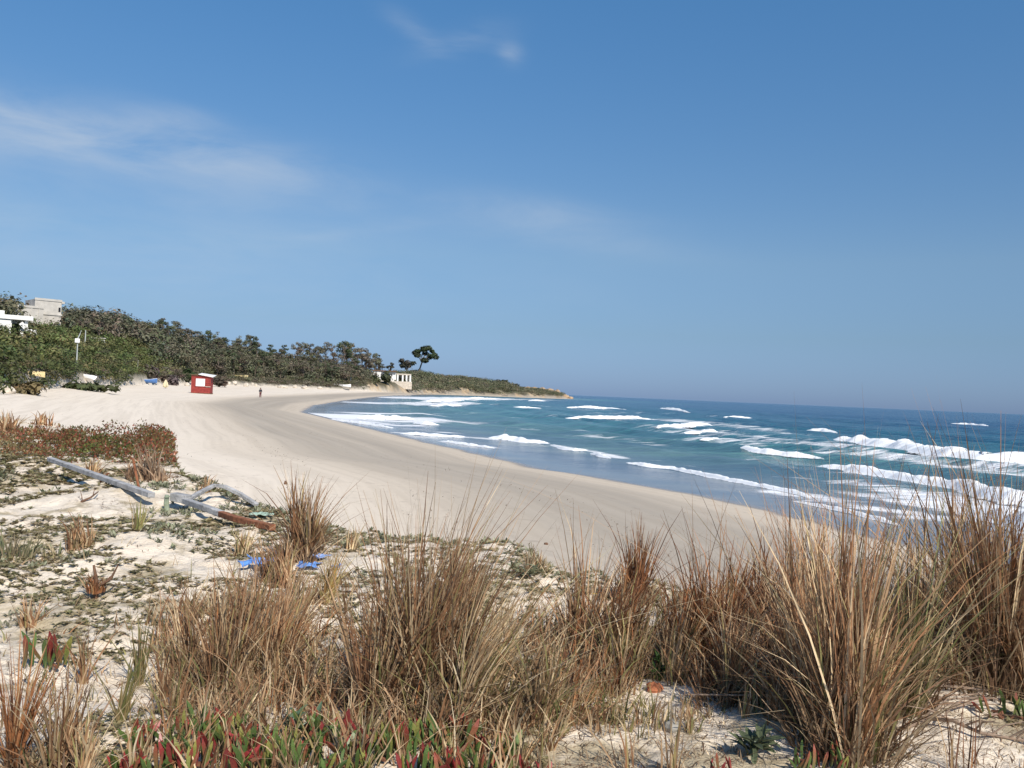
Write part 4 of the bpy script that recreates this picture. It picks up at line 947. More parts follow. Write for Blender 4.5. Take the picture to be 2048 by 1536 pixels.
T(277, 1370, 26, 150, 50, 'slender straw spike left of the thick grass', OLIVE, (.06, 0), .3, .08, stalks=2, thatch=False)
T(168, 1098, 50, 70, 90, 'small brown grass tuft on the sand below the straight beam', BROWN, (0, 0), .45, stalks=3)
T(40, 1120, 120, 60, 160, 'grey-green low grass patch at the left edge', [((.25, .22, .13), 2), ((.16, .17, .09), 2), ((.36, .29, .18), 1)], (0, 0), .9, stalks=0)
T(273, 1062, 22, 70, 40, 'small upright greenish tuft below the gap between the beams', OLIVE, (0, 0), .35, stalks=0, thatch=False)
T(300, 962, 80, 72, 220, 'greyish brown grass tussock behind the beams beside the red ice plants', [((.30, .21, .14), 3), ((.22, .14, .09), 2), ((.42, .32, .22), 1)], (0, 0), .5)
T(187, 955, 40, 40, 90, 'small brown tussock above the straight beam', BROWN, (0, 0), .5)
T(40, 868, 110, 40, 240, 'brown grass on the crest at the far left edge', BROWN, (0, 0), .7)
T(85, 850, 50, 26, 60, 'thin grass tips on the dune crest above the red mat', BROWN, (0, 0), .5)
T(482, 1110, 40, 66, 90, 'small straw tuft below the rusty beam end', STRAW, (0, 0), .5)
T(645, 1205, 40, 110, 90, 'small yellowish tuft right of the blue plastic strips', [((.45, .27, .10), 2), ((.3, .24, .1), 2), ((.5, .4, .2), 1)], (.1, 0), .5)
T(410, 985, 30, 36, 40, 'thin grass tips above the bend of the forked beam', BROWN, (.1, 0), .7, stalks=2)
T(1060, 1140, 60, 60, 90, 'thin grass on the dune edge above the grey-green plants', STRAW, (0, 0), .6, stalks=3)
T(700, 1100, 40, 60, 50, 'thin pale grass stalks on the dune edge right of the tall lone tussock', STRAW, (0, 0), .6, stalks=3, thatch=False)
T(60, 1250, 50, 60, 50, 'thin dry tuft on open sand at left', BROWN, (0, 0), .7, stalks=2)

# thin grass between the tussocks: nobody could count it
g = np.random.default_rng(21)
def scatter_pts(n, poly, seed):
    """random ground points inside a photo-frame polygon, found on the dune"""
    gg = random.Random(seed); out = []; xs = [a for a, b in poly]; ys = [b for a, b in poly]
    while len(out) < n:
        u = gg.uniform(min(xs), max(xs)); v = gg.uniform(min(ys), max(ys)); ins = False; k = len(poly)
        for i in range(k):
            a, b = poly[i], poly[(i + 1) % k]
            if (a[1] > v) != (b[1] > v) and u < (b[0] - a[0]) * (v - a[1]) / (b[1] - a[1]) + a[0]: ins = not ins
        if not ins: continue
        d = pdir(u, v); t = (2.0 - HC) / d.z; out.append((d.x * t, d.y * t))
    P_ = np.array(out); z = ground_full(P_[:, 0], P_[:, 1])['z']; return np.column_stack([P_, z])
thick = scatter_pts(520, [(330, 1240), (600, 1190), (1040, 1260), (1240, 1230), (1460, 1170), (2120, 1180), (2120, 1380), (1850, 1380), (1700, 1560), (1480, 1440), (1300, 1390), (1080, 1480), (640, 1480), (340, 1430)], 5)
thin = scatter_pts(190, [(-40, 1150), (330, 1050), (700, 1090), (1100, 1180), (1100, 1560), (-40, 1560)], 6)
parts = []
tallr = scatter_pts(150, [(1460, 1215), (2120, 1200), (2120, 1400), (1860, 1400), (1760, 1470), (1500, 1400)], 15); mid = scatter_pts(130, [(1030, 1270), (1250, 1235), (1500, 1200), (1520, 1420), (1290, 1390), (1060, 1460)], 16)
front = scatter_pts(150, [(330, 1430), (1090, 1440), (1110, 1590), (230, 1590)], 17); gapf = scatter_pts(60, [(1090, 1400), (1500, 1410), (1520, 1470), (1100, 1500)], 19); leftm = scatter_pts(90, [(280, 1250), (620, 1180), (660, 1440), (320, 1440)], 18)
for S_, lo, hi, pals in ((tallr, .3, .74, [BROWN, RUSSET, OLIVE]), (mid, .2, .56, [BROWN, RUSSET, STRAW]), (front, .1, .42, [STRAW, BROWN]), (leftm, .2, .5, [BROWN, STRAW]), (gapf, .08, .3, [STRAW, OLIVE, BROWN])):
    for i, b in enumerate(S_):
        n = random.randrange(8, 20); parts.append(blades(n, random.choice([.02, .035, .06]), random.uniform(lo, hi), random.uniform(.3, .8), random.choice(pals), 8000 + i + int(lo * 1e4), .0043, (random.gauss(.05, .16), random.gauss(0, .12)), .22, base=np.repeat(b[None], n, 0)))
for i, b in enumerate(thick):
    n = random.randrange(10, 24); parts.append(blades(n, random.choice([.03, .05, .1]), random.uniform(.14, .46), random.uniform(.3, .8), random.choice([BROWN, BROWN, STRAW, RUSSET]), 4000 + i, .0045, (random.uniform(-.1, .25), 0), .25, base=np.repeat(b[None], n, 0)))
for i, b in enumerate(thin):
    n = random.randrange(4, 11); parts.append(blades(n, .06, random.uniform(.08, .26), .9, random.choice([BROWN, STRAW, OLIVE]), 6000 + i, .004, (random.uniform(-.2, .3), 0), .3, base=np.repeat(b[None], n, 0)))
V, Q, K = merge(parts); tag(link('dry_grass', mesh_np('dry_grass', V, Q, M_GRASS, cols=K)), 'thin dry brown grass filling the gaps between the tussocks', None, None, 'stuff')

# low creeping plants, dead litter
def cover(name, label, n, seed, thresh, cols, size, leaves, rise, rmax=26, mat=None, blobs=None, tall=1.0):
    gg = np.random.default_rng(seed); out = []
    while len(out) < n:
        m = 4000; u = gg.uniform(-250, 2250, m); r = 3.0 + (rmax - 3) * gg.random(m) ** 1.5
        th = np.arctan2((u - 1024) / F, 1); x, y = np.sin(th) * r, np.cos(th) * r
        nz = fbm(x / .8, y / .8, 4, seed) * .6 + fbm(x / 3.1, y / 3.1, 2, seed + 3) * .4
        re = np.interp(th, DT, DR); edge = np.clip(1 - np.abs(re - r - .6) / 1.4, 0, 1)
        keep = (nz + edge * .18 + .035 * np.clip((r - 7) / 6, -1, 1) > thresh) & (r < re + .1)
        out += list(zip(x[keep], y[keep]))
    P_ = np.array(out[:n]); z = ground_full(P_[:, 0], P_[:, 1])['z']; N_ = len(P_) * leaves
    b = np.repeat(np.column_stack([P_, z]), leaves, 0); rr = np.hypot(b[:, 0], b[:, 1]); s = size * (.5 + gg.random(N_)) * np.clip(rr / 8, .7, 2.0)
    a = gg.random(N_) * 6.283; el = gg.random(N_) * rise
    c = b + np.stack([np.cos(a) * s * .8, np.sin(a) * s * .8, np.abs(np.sin(el)) * s * 1.1 + .004], -1)
    d = np.stack([np.cos(a) * np.cos(el), np.sin(a) * np.cos(el), np.sin(el)], -1); p2 = np.stack([-np.sin(a), np.cos(a), np.zeros(N_)], -1)
    lw = (s * .35 * tall)[:, None]; ll = s[:, None]
    V = np.stack([c - d * ll, c - p2 * lw + np.array([0, 0, .15]) * ll, c + d * ll, c + p2 * lw + np.array([0, 0, .15]) * ll], 1).reshape(-1, 3)
    cs = np.array(cols)[gg.integers(0, len(cols), len(P_))]; cc = np.repeat(cs, leaves, 0) * gg.normal(1, .2, N_).clip(.4, 1.7)[:, None]
    return tag(link(name, mesh_np(name, V, np.arange(4 * N_).reshape(-1, 4), M_GRASS, cols=np.repeat(cc, 4, 0))), label, None, None, 'stuff')
cover('creeping_plants', 'low olive green plants creeping in patches over the white dune sand', 11000, 31, .55, [(.29, .255, .125), (.34, .285, .15), (.235, .225, .11), (.40, .32, .19)], .024, 8, .4)
cover('grey_green_plants', 'grey-green woolly plants low on the dune near its edge', 1300, 87, .64, [(.28, .29, .19), (.23, .25, .15), (.33, .32, .22)], .020, 9, 1.1)
cover('dead_litter', 'brown bits of dead stem and leaf strewn over the dune sand', 9000, 131, .47, [(.24, .16, .10), (.34, .24, .15), (.16, .105, .07)], .020, 2, .35, tall=.4)

# ------------------------------------------------------------------ ice plants
def ice_leaf(name, L, w, bend, c0, c1, seed):
    m = MB(); n = 6; V = []; K = []
    for i in range(n):
        t = i / (n - 1); r = w * (.75 + .5 * math.sin(t * 2.4)) * (1 if t < .8 else (1 - (t - .8) / .2 * .8)); x = bend * L * t * t
        for j in range(3):
            a = j * 2.0944 + .5; V.append((x + math.cos(a) * r, math.sin(a) * r, L * t)); K.append(tuple(p_ * (1 - t) + q_ * t for p_, q_ in zip(c0, c1)))
    Q = [(i * 3 + j, i * 3 + (j + 1) % 3, (i + 1) * 3 + (j + 1) % 3, (i + 1) * 3 + j) for i in range(n - 1) for j in range(3)] 
    me = bpy.data.meshes.new(name); me.from_pydata(V, [], Q + [((n - 1) * 3, (n - 1) * 3 + 1, (n - 1) * 3 + 2)])
    at = me.attributes.new('col', 'FLOAT_COLOR', 'POINT'); at.data.foreach_set('color', np.array([(*c, 1) for c in K], np.float32).ravel()); me.materials.append(M_ICE); return me
GREEN = [ice_leaf('leaf', 1, .068, b, c0, c1, 1) for b, c0, c1 in ((.12, (.08, .135, .04), (.12, .18, .05)), (.3, (.06, .105, .035), (.10, .15, .045)), (-.1, (.13, .18, .05), (.24, .22, .06)), (.2, (.10, .15, .05), (.30, .07, .05)))]
REDL = [ice_leaf('leaf', 1, .068, b, c0, c1, 1) for b, c0, c1 in ((.15, (.16, .13, .05), (.24, .035, .035)), (.3, (.22, .05, .04), (.30, .04, .04)), (-.12, (.24, .06, .04), (.18, .028, .03)))]
def ice_plant(u, v, wpx, n, red, label, lpx=70, seed=1):
    p = hit(u, v); k = math.hypot(p.x, p.y) / F; e = empty('ice_plant', p, 0, label, 'ice plant'); gg = random.Random(seed + int(u)); lpx *= .72; n = int(n * 1.35)
    m = MB()
    for q in range(4): a = gg.uniform(0, 6.28); m.tube([(0, 0, -.02), (math.cos(a) * wpx * k * .25, math.sin(a) * wpx * k * .2, .025), (math.cos(a) * wpx * k * .5, math.sin(a) * wpx * k * .4, .015)], .008, 5, (.22, .10, .06))
    m.build('stem', M_ICE, e)
    for i in range(n):
        me = gg.choice(REDL if gg.random() < red * .8 else GREEN); L = lpx * k * gg.uniform(.55, 1.15)
        o = link('leaf', me, e, (gg.uniform(-.5, .5) * wpx * k, gg.uniform(-.4, .4) * wpx * k * .9, gg.uniform(0, .02)))
        o.rotation_euler = (gg.gauss(0, .28), gg.gauss(0, .30), gg.uniform(0, 6.28)); o.scale = (L * gg.uniform(.8, 1.2), L * gg.uniform(.8, 1.2), L)
ice_plant(275, 1560, 90, 22, .35, 'ice plant with green and dark red leaves on white sand at bottom left', 70)
ice_plant(365, 1545, 90, 26, .55, 'mostly red ice plant at the bottom below the thin brown clump', 78)
ice_plant(430, 1490, 110, 34, .25, 'green ice plant with few red tips at the foot of the wide brown clump', 85)
ice_plant(510, 1550, 110, 30, .35, 'mixed green and red ice plant at the bottom left of centre', 80)
ice_plant(590, 1540, 100, 26, .1, 'dark green ice plant beneath the sprawling straw grass', 90)
ice_plant(690, 1560, 90, 18, .15, 'small green ice plant half hidden by dead grass at the bottom', 70)
ice_plant(800, 1500, 90, 26, .1, 'bright green ice plant at the foot of the largest grass clump', 80)
ice_plant(860, 1560, 110, 30, .35, 'green and red ice plant at the bottom below the largest clump', 80)
ice_plant(985, 1535, 100, 28, .05, 'yellow-green ice plant right of the largest clump at the bottom', 80)
ice_plant(300, 1500, 70, 20, .3, 'green and red ice plant on white sand right of the thin bent stem', 70)
ice_plant(475, 1515, 90, 26, .3, 'green ice plant tucked under the front of the wide brown clump', 80)
ice_plant(640, 1490, 90, 24, .15, 'ice plant shoots in shade between the sprawling straw grass and the largest clump', 80)
ice_plant(735, 1520, 90, 26, .3, 'ice plant with red tips in front of the largest clump on its left', 80)
ice_plant(905, 1500, 90, 28, .15, 'green ice plant under the straw grass leaning right', 85)
ice_plant(930, 1570, 100, 28, .3, 'mixed ice plant at the very bottom under the yellow-green one', 75)
ice_plant(1060, 1570, 80, 14, .95, 'red ice plant shoots at the bottom centre on pale sand', 65)
ice_plant(95, 1335, 60, 12, .3, 'lone ice plant with green tips and pink base on open sand at left', 82)
ice_plant(1450, 1560, 60, 9, .8, 'few small red ice plant shoots at the bottom right of centre', 50)
ice_plant(1640, 1545, 110, 22, .3, 'green ice plant at the foot of the biggest right clump', 60)
ice_plant(2010, 1440, 60, 10, .2, 'small green ice plant by the dead branch at right', 50)
def ice_mat(name, label, u, v, wpx, dpx, hpx, cols, n, seed):
    p = hit(u, v); r = math.hypot(p.x, p.y); k = r / F; g_ = np.random.default_rng(seed); W = wpx * k / 2; D = dpx * r * r / (F * 1.6) / 2
    th = -math.atan2(p.x, p.y); a = g_.random(n) * 6.283; q = np.sqrt(g_.random(n)); lx = np.cos(a) * q * W; ly = np.sin(a) * q * D
    gap = fbm(lx / .8 + seed, ly / 1.2, 3, seed); keep = gap > .43 ; lx, ly = lx[keep], ly[keep]; n = len(lx)
    X_ = p.x + lx * math.cos(th) - ly * math.sin(th); Y_ = p.y + lx * math.sin(th) + ly * math.cos(th); Z_ = ground_full(X_, Y_)['z']
    dome = np.sqrt(np.clip(1 - (lx / W) ** 2 - (ly / D) ** 2, 0, 1)) * hpx * k * (.75 + fbm(lx / .5, ly / .5, 2, seed + 2))
    base = np.column_stack([X_ - p.x, Y_ - p.y, Z_ - p.z + dome * g_.random(n) ** .4])
    pal = [(c, 1) for c in cols]
    V, Q, K = blades(n, .02, .062, 1.6, pal, seed, .019, segs=2, droop=.1, base=base)
    o = link(name, mesh_np(name, V, Q, M_ICE, cols=K)); o.location = p; return tag(o, label, 'ice plant')
RED3 = [(.20, .062, .036), (.26, .085, .05), (.15, .065, .03), (.18, .115, .05), (.13, .11, .04), (.11, .12, .04)]
ice_mat('ice_plant_mat', 'red ice plant mat with pale sand showing through at the far left of the dune', 95, 897, 210, 44, 34, RED3, 6000, 5)
ice_mat('ice_plant_mat', 'long rust-red ice plant mat along the dune crest by the beach', 235, 897, 250, 40, 40, RED3 + [(.17, .13, .05)], 7500, 9)
ice_mat('ice_plant_mat', 'green ice plant patch among the red mats', 215, 918, 110, 28, 34, [(.11, .13, .035), (.14, .15, .045), (.08, .10, .03)], 1700, 13)
ice_mat('ice_plant_mat', 'red ice plant mound at the corner where the dune drops to the beach', 316, 922, 84, 40, 48, RED3, 2800, 17)
ice_mat('ice_plant_mat', 'brown and red ice plant strip at the left edge below the crest', 20, 905, 120, 24, 18, [(.17, .13, .06), (.22, .10, .05), (.2, .17, .08)], 1300, 19)
def leafy(label, u, v, wpx, hpx, col, n, seed, name='leafy_plant'):
    p = hit(u, v); k = math.hypot(p.x, p.y) / F; e = empty(name, p, 0, label, 'plant'); W = wpx * k; H = hpx * k; gg = random.Random(seed); ms = []
    for b in range(3):
        m = MB(); V = []; K = []
        for i in range(5):
            t = i / 4; w = .17 * math.sin(math.pi * (.12 + .86 * t)); z = .35 * t - .55 * b * .3 * t * t
            V += [(t, -w, z + w * .35), (t, 0, z), (t, w, z + w * .35)]; K += [tuple(c * (.8 + .4 * t) for c in col)] * 3
        m.V = V; m.c = K; m.Q = [q for i in range(4) for q in ((i * 3, i * 3 + 1, i * 3 + 4, i * 3 + 3), (i * 3 + 1, i * 3 + 2, i * 3 + 5, i * 3 + 4))]; ms.append(m.mesh('leaf', M_ICE))
    m = MB(); st = []
    for q in range(5): a = gg.uniform(0, 6.28); t_ = (math.cos(a) * W * .3, math.sin(a) * W * .3, H * gg.uniform(.4, .8)); st.append(t_); m.tube([(0, 0, -.02), (t_[0] * .5, t_[1] * .5, t_[2] * .6), t_], .005, 5, col)
    m.build('stem', M_ICE, e)
    for i in range(n):
        t_ = gg.choice(st); f = gg.uniform(.25, 1); L = gg.uniform(.6, 1.1) * W * .34
        o = link('leaf', gg.choice(ms), e, (t_[0] * f, t_[1] * f, t_[2] * f)); o.rotation_euler = (gg.gauss(0, .3), gg.gauss(-.25, .4), gg.uniform(0, 6.28)); o.scale = (L, L, L)
leafy('dark green leafy plant among straw grass right of centre', 1318, 1362, 70, 60, (.055, .11, .03), 26, 3)
leafy('grey-green thistle-like plant behind the dead branch at right', 1880, 1330, 110, 75, (.15, .19, .11), 34, 4)
leafy('sprawling dark plant at the foot of the biggest right clump', 1500, 1510, 130, 50, (.09, .11, .06), 34, 5)
leafy('blue-green leafy plant among ice plants left of centre', 600, 1490, 100, 80, (.09, .15, .09), 36, 6)
leafy('grey-green leafy plant in tangled grass right of the centre clump', 1140, 1400, 80, 40, (.12, .14, .07), 24, 7)
leafy('grey leafy plant in dead grass low on the right', 1480, 1410, 60, 50, (.13, .16, .09), 18, 8)
leafy('low grey-green plant on the dune edge right of centre', 1050, 1155, 90, 26, (.19, .21, .13), 30, 9)

# ------------------------------------------------------------------ beams, branches, litter
def two(u1, v1, l1, u2, v2, l2):
    a = hit(u1, v1); b = hit(u2, v2); return a + Vector((0, 0, l1)), b + Vector((0, 0, l2))
def plank(name, pts, w, h, mat, parent, origin, bev=.008):
    """a squared timber swept along points"""
    m = MB(); pts = [Vector(q) - origin for q in pts]; m.tube(pts, [w * .72] * len(pts), 4, sq=h / w); return m.build(name, mat, parent, bevel=bev)
a, b = two(98, 952, .14, 302, 1016, .04)
e = empty('wooden_beam', (a + b) / 2, 0, 'long straight grey-blue weathered beam lying on the sand at left', 'beam')
c = (a + b) / 2; c1 = a.lerp(b, .98); mids = [a.lerp(b, t_ / 8) for t_ in range(9)]; lift = max(0, max(zat(q.x, q.y) + .05 - q.z for q in mids[1:8]))
plank('beam', [q + Vector((0, 0, lift)) for q in mids], .085, .065, M_GREYWOOD, e, c)
dn = (b - a).normalized(); plank('iron_strap', [a.lerp(b, .78), a.lerp(b, .80)], .10, .08, M_RUST, e, c); 
pt = a.lerp(b, .55); m = MB(); m.tube([pt - c, pt - c + Vector((.05, .03, .10)), pt - c + Vector((.12, .02, .16))], .014, 6); m.build('bolt', M_RUST, e)
e = empty('forked_beam', hit(362, 1020), 0, 'forked grey-blue beam with a bent upper arm and a rusty lower end', 'beam'); o = e.location.copy()
k0 = hit(345, 1022) + Vector((0, 0, .16)); k1 = hit(376, 1024) + Vector((0, 0, .15))
plank('stump', [k0, k1], .12, .10, M_GREYWOOD, e, o)
q = [k1, hit(402, 1010) + Vector((0, 0, .16)), hit(426, 1003) + Vector((0, 0, .20)), hit(448, 1003) + Vector((0, 0, .19)), hit(480, 1012) + Vector((0, 0, .14)), hit(514, 1018) + Vector((0, 0, .05))]
plank('bent_arm', q, .058, .045, M_GREYWOOD, e, o)
q = [k1 + Vector((-.05, 0, -.02)), hit(410, 1040) + Vector((0, 0, .14)), hit(441, 1049) + Vector((0, 0, .11))]
plank('lower_arm', q, .078, .066, M_GREYWOOD, e, o)
q = [q[-1], hit(470, 1056) + Vector((0, 0, .10)), hit(545, 1066) + Vector((0, 0, .05))]
x = plank('rusty_end', q, .072, .062, M_RUST, e, o); x['label'] = 'rusty orange-brown end of the lower arm'
def stick(name, label, cat, spec, rad, mat, twigs=0, seed=1):
    pts = [hit(u, v) + Vector((0, 0, l)) for u, v, l in spec]; o = pts[0].copy(); e = empty(name, o, 0, label, cat); gg = random.Random(seed)
    m = MB(); m.tube([q - o for q in pts], [rad * (1 - .55 * i / (len(pts) - 1)) for i in range(len(pts))], 7); m.build('stem', mat, e)
    for i in range(twigs):
        j = gg.randrange(len(pts) - 1); q = pts[j].lerp(pts[j + 1], gg.random()) - o; d = Vector((gg.gauss(0, .10), gg.gauss(0, .08), gg.uniform(-.02, .10)))
        m = MB(); m.tube([q, q + d * .6 + Vector((0, 0, .02)), q + d * 1.5], [rad * .4, rad * .3, rad * .12], 5); m.build('twig', mat, e)
    return e
def stake(name, label, u, v, u2, v2, rad, mat, cat='post'):
    p = hit(u, v); d = pdir(u2, v2); z2 = up_at(u2, v2, p); r = math.hypot(p.x, p.y); hl = math.hypot(d.x, d.y); t = Vector((d.x / hl * r, d.y / hl * r, z2))
    e = empty(name, p, 0, label, cat); m = MB(); m.tube([Vector((0, 0, -.1)), (t - p) * .5 + Vector((-.015, 0, 0)), t - p], [rad, rad * .9, rad * .7], 8); m.build('shaft', mat, e)
    m = MB(); m.tube([(t - p) * .86, (t - p) * .9], rad * 1.15, 8); m.build('notch', mat, e)
stake('rusty_stake', 'thin rusty stake leaning left behind the beams', 283, 985, 266, 917, .018, M_RUST)
M_GREENPOST = P('greenish_painted_post', (.28, .33, .24), .7, .35, 9)
stake('short_post', 'short greenish stub post at the left end of the forked beam', 336, 1024, 334, 990, .035, M_GREENPOST)
stick('dry_branch', 'small brown branch on the sand under the middle of the straight beam', 'branch', [(163, 1006, .01), (182, 1000, .03), (196, 992, .05)], .016, M_BROWNWOOD, 2, 2)
e = stick('dead_branch', 'dead grey-brown branch with twigs on white sand at lower right', 'branch', [(1795, 1462, .0), (1850, 1455, .04), (1905, 1462, .05), (1960, 1480, .03), (2060, 1492, .02)], .014, M_TWIG, 12, 3)
stick('dead_branch', 'thin bent stem lying across the sand left of centre bottom', 'branch', [(300, 1420, .02), (335, 1430, .08), (352, 1480, .02)], .005, M_TWIG, 1, 4)
stick('long_stem', 'long pale dry stem lying almost level at lower right of centre', 'branch', [(1370, 1420, .07), (1500, 1424, .08), (1660, 1424, .08)], .005, M_TWIG, 0, 5)
stick('dead_branch', 'brown dead stem arching right of the blue plastic', 'branch', [(680, 1190, .02), (712, 1212, .10), (745, 1275, .02)], .007, M_BROWNWOOD, 1, 6)
p = hit(191, 1198); e = empty('dead_plant', p, 0, 'dead brown leafy plant stump standing on open white sand', 'plant'); k = math.hypot(p.x, p.y) / F; m = MB()
m.tube([(0, 0, -.02), (.0, 0, 30 * k), (-6 * k, 0, 60 * k)], [5 * k, 4 * k, 2 * k], 7); m.tube([(0, 0, 20 * k), (26 * k, 0, 36 * k), (38 * k, 0, 62 * k)], [3 * k, 2.5 * k, 1.2 * k], 6); m.build('stem', M_BROWNWOOD, e)
V, Q, K = blades(90, 16 * k, 46 * k, .8, RUSSET, 77, .006, (-.1, 0), .4); o = link('leaves', mesh_np('leaves', V, Q, M_GRASS, cols=K), e); o.location = (0, 0, 18 * k)
V, Q, K = blades(60, 16 * k, 12 * k, 1.8, OLIVE, 78, .006, (0, 0), .4); link('basal_leaves', mesh_np('basal_leaves', V, Q, M_GRASS, cols=K), e)
def sheet(name, label, u, v, wpx, dpx, mat, seed, hgt=.03, cat='plastic scrap', parts=0):
    p = hit(u, v); r = math.hypot(p.x, p.y); k = r / F; W = wpx * k; D = dpx * k * 2.4; n = 12; V = []
    for j in range(n):
        for i in range(n):
            a, b = i / (n - 1) - .5, j / (n - 1) - .5
            z = hgt * (.4 + 1.5 * float(fbm(np.array([a * 4 + seed]), np.array([b * 4]), 3, seed)[0]))
            V.append((a * W * (1 + .3 * math.sin(b * 9 + seed)), b * D * (1 + .35 * math.sin(a * 8 + seed * 2)), z))
    m = MB(); m.add(V, [(j * n + i, j * n + i + 1, (j + 1) * n + i + 1, (j + 1) * n + i) for j in range(n - 1) for i in range(n - 1)])
    o = m.build(name, mat, None, loc=p); s = o.modifiers.new('thickness', 'SOLIDIFY'); s.thickness = .004; return tag(o, label, cat)
sheet('plastic_sheet', 'crumpled bright blue plastic left of the tall lone tussock', 518, 1138, 58, 26, M_BLUE, 3, .05)
sheet('plastic_sheet', 'flat blue plastic strip right of the tall lone tussock', 618, 1142, 36, 12, M_BLUE, 5, .04)
sheet('plastic_sheet', 'faded blue plastic strip above the flat one', 628, 1122, 52, 12, P('faded_blue_plastic', (.22, .33, .62), .5, .3, 12), 7, .04)
sheet('plastic_sheet', 'tiny blue plastic scrap furthest right of the blue pieces', 672, 1142, 16, 8, M_BLUE, 9, .03)
sheet('fishing_net', 'torn pale green netting beyond the rusty beam end', 522, 1036, 34, 10, P('green_net', (.30, .40, .33), .8, .5, 30), 11, .04, 'net')
M_CLEAR = P('dusty_clear_plastic', (.42, .44, .52), .35, .25, 12, spec=.5)
def bottle(label, u, v, L, mat, rz, cap):
    p = hit(u, v); e = empty('plastic_bottle', p + Vector((0, 0, .03)), rz, label, 'bottle')
    prof = [(0, .0), (0, .030), (.06, .033), (.2, .031), (.4, .033), (.6, .032), (.75, .028), (.88, .014), (.94, .013)]; n = 12; V = []
    for t, r_ in prof:
        for j in range(n): a = 2 * math.pi * j / n; V.append((t * L - L / 2, math.cos(a) * r_, math.sin(a) * r_ * .8))
    m = MB(); m.add(V, [(i * n + j, i * n + (j + 1) % n, (i + 1) * n + (j + 1) % n, (i + 1) * n + j) for i in range(len(prof) - 1) for j in range(n)]); m.build('body', mat, e, smooth=True)
    m = MB(); m.tube([(L * .44, 0, 0), (L * .5, 0, 0)], .016, 10); m.build('cap', cap, e)
bottle('crumpled dusty clear plastic bottle in the grass right of the largest clump', 1128, 1372, .20, M_CLEAR, .4, M_BLUE)
rock('pale bluish pebble left of the dusty bottle', 1062, 1360, 22, 16, M_CLEAR, name='pebble')
rock('rust-coloured stone under the dark green leafy plant', 1308, 1384, 34, 18, P('rust_stone', (.36, .13, .06), .8, .3, 8), name='stone')
rock('grey stone on the sand at the left foot of the tangled grass', 1345, 1462, 34, 26, P('grey_stone', (.30, .29, .26), .85, .3, 8), name='stone')
rock('small dark ball-like lump alone on the pale beach left of the tall tussock', 571, 969, 7, 7, M_BROWNWOOD, name='dark_lump', cat='lump')
rock('small dark lump on the beach below the wet sand right of centre', 1092, 1090, 9, 4, M_BROWNWOOD, name='dark_lump', cat='lump')
for i, (u, v) in enumerate([(1085, 1268), (1083, 1322), (880, 1430), (345, 1375)]):
    pal = [((.8, .78, .72), 1)]
p = hit(1190, 1210); k = math.hypot(p.x, p.y) / F; e = empty('yellow_flower', p, 0, 'single small yellow flower on a thin stem among the fanned grass', 'flower')
m = MB(); m.tube([(0, 0, 0), (.01, 0, 10 * k), (.0, 0, 18 * k)], .002, 5, (.2, .2, .06)); m.build('stem', M_ICE, e)
m = MB()
for j in range(7): a = j * .9; m.add([(0, 0, 18 * k), (math.cos(a - .35) * 5 * k, math.sin(a - .35) * 5 * k, 19.5 * k), (math.cos(a) * 7 * k, math.sin(a) * 7 * k, 19 * k), (math.cos(a + .35) * 5 * k, math.sin(a + .35) * 5 * k, 19.5 * k)], [(0, 1, 2, 3)], (.75, .5, .04))
m.build('petals', M_ICE, e)

p = hit(1880, 1395); k = math.hypot(p.x, p.y) / F; e = empty('brush_pile', p, 0, 'heap of dead grey twigs on the sand behind the dead branch at right', 'twig pile'); gg = random.Random(4)
for i in range(34):
    a = gg.uniform(-.5, .5); c = Vector((gg.uniform(-70, 70) * k, gg.uniform(-.18, .18), gg.uniform(.01, .05))); L = gg.uniform(40, 110) * k * .5; d = Vector((math.cos(a), math.sin(a), gg.uniform(-.12, .12))) * L
    m = MB(); m.tube([c - d, c + Vector((0, 0, gg.uniform(-.01, .02))), c + d], [.006, .005, .002], 5); m.build('twig', M_TWIG, e)

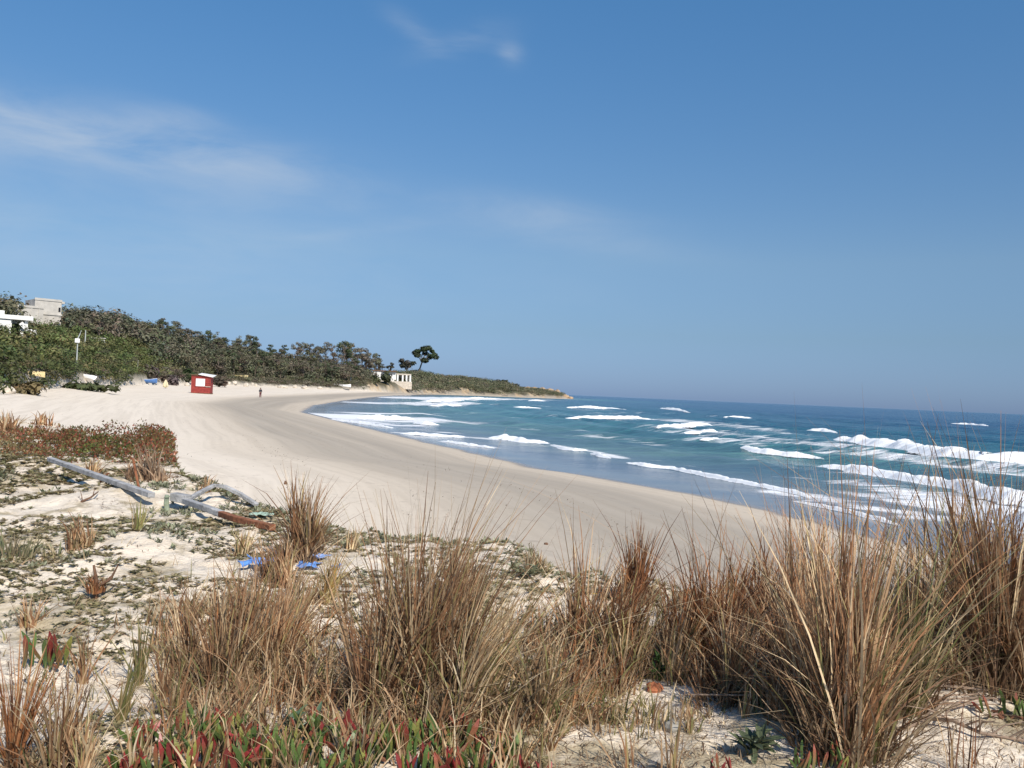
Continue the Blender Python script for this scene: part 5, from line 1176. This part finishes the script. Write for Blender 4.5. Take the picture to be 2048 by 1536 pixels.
# dark wrack and bits along the old tide lines
gg = np.random.default_rng(8); n = 60000; u = gg.uniform(-100, 2000, n); r = 9 + 130 * gg.random(n) ** 1.3; th = np.arctan2((u - 1024) / F, 1); x, y = np.sin(th) * r, np.cos(th) * r
s = shore(x, y); line = np.exp(-((s - 8.5 - 2 * (fbm(x / 6, y / 6, 2, 3) - .5)) / .35) ** 2) + .7 * np.exp(-((s - 13.5 - 3 * (fbm(x / 9, y / 9, 2, 4) - .5)) / .6) ** 2) + .05
ok = (gg.random(n) < line * .5 * (fbm(x / 2, y / 2, 3, 6) > .5)) & (s > 3) & (r > np.interp(th, DT, DR) + 1)
x, y = x[ok][:2600], y[ok][:2600]; z = ground_full(x, y)['z']; n = len(x)
V, Q, K = blades(n, .001, .05, 3.5, [((.10, .075, .05), 2), ((.20, .15, .10), 2), ((.05, .045, .04), 1)], 91, .011, droop=.3, segs=2, base=np.column_stack([x, y, z + .03]))
tag(link('beach_wrack', mesh_np('beach_wrack', V, Q, M_GRASS, cols=K)), 'dark bits of weed and wood strewn along old tide lines on the beach', None, None, 'stuff')

tw = scatter_pts(420, [(1080, 1430), (1500, 1420), (1500, 1590), (1080, 1590)], 44); tw = np.vstack([tw, scatter_pts(300, [(1800, 1400), (2100, 1400), (2100, 1590), (1780, 1590)], 45), scatter_pts(420, [(-40, 1180), (420, 1180), (420, 1590), (-40, 1590)], 46)])
tw = np.repeat(tw, 2, 0); V, Q, K = blades(len(tw), .06, .055, 3.2, [((.34, .24, .15), 3), ((.22, .14, .09), 2), ((.52, .42, .28), 2), ((.14, .09, .06), 1)], 93, .0028, droop=.5, base=tw + np.array([0, 0, .03]))
tag(link('dry_twigs', mesh_np('dry_twigs', V, Q, M_GRASS, cols=K)), 'dry broken stems and twigs littering the white dune sand', None, None, 'stuff')

# trees and rocks of one look in one spot are told apart by their order from left to right
ORD = ['leftmost', 'second from left', 'third from left', 'fourth from left', 'fifth from left', 'sixth from left', 'seventh from left', 'eighth from left', 'ninth from left', 'tenth from left', 'eleventh from left', 'twelfth from left']
same = {}
for o in C.objects:
    if o.parent is None and o.get('group') and o.get('label') and o.get('kind') is None: same.setdefault(o['label'], []).append(o)
for lab, os_ in same.items():
    if len(os_) > 1:
        for i, o in enumerate(sorted(os_, key=lambda q: math.atan2(q.location.x, q.location.y))): o['label'] = lab + ', ' + (ORD[i] if i < len(ORD) else 'far right')
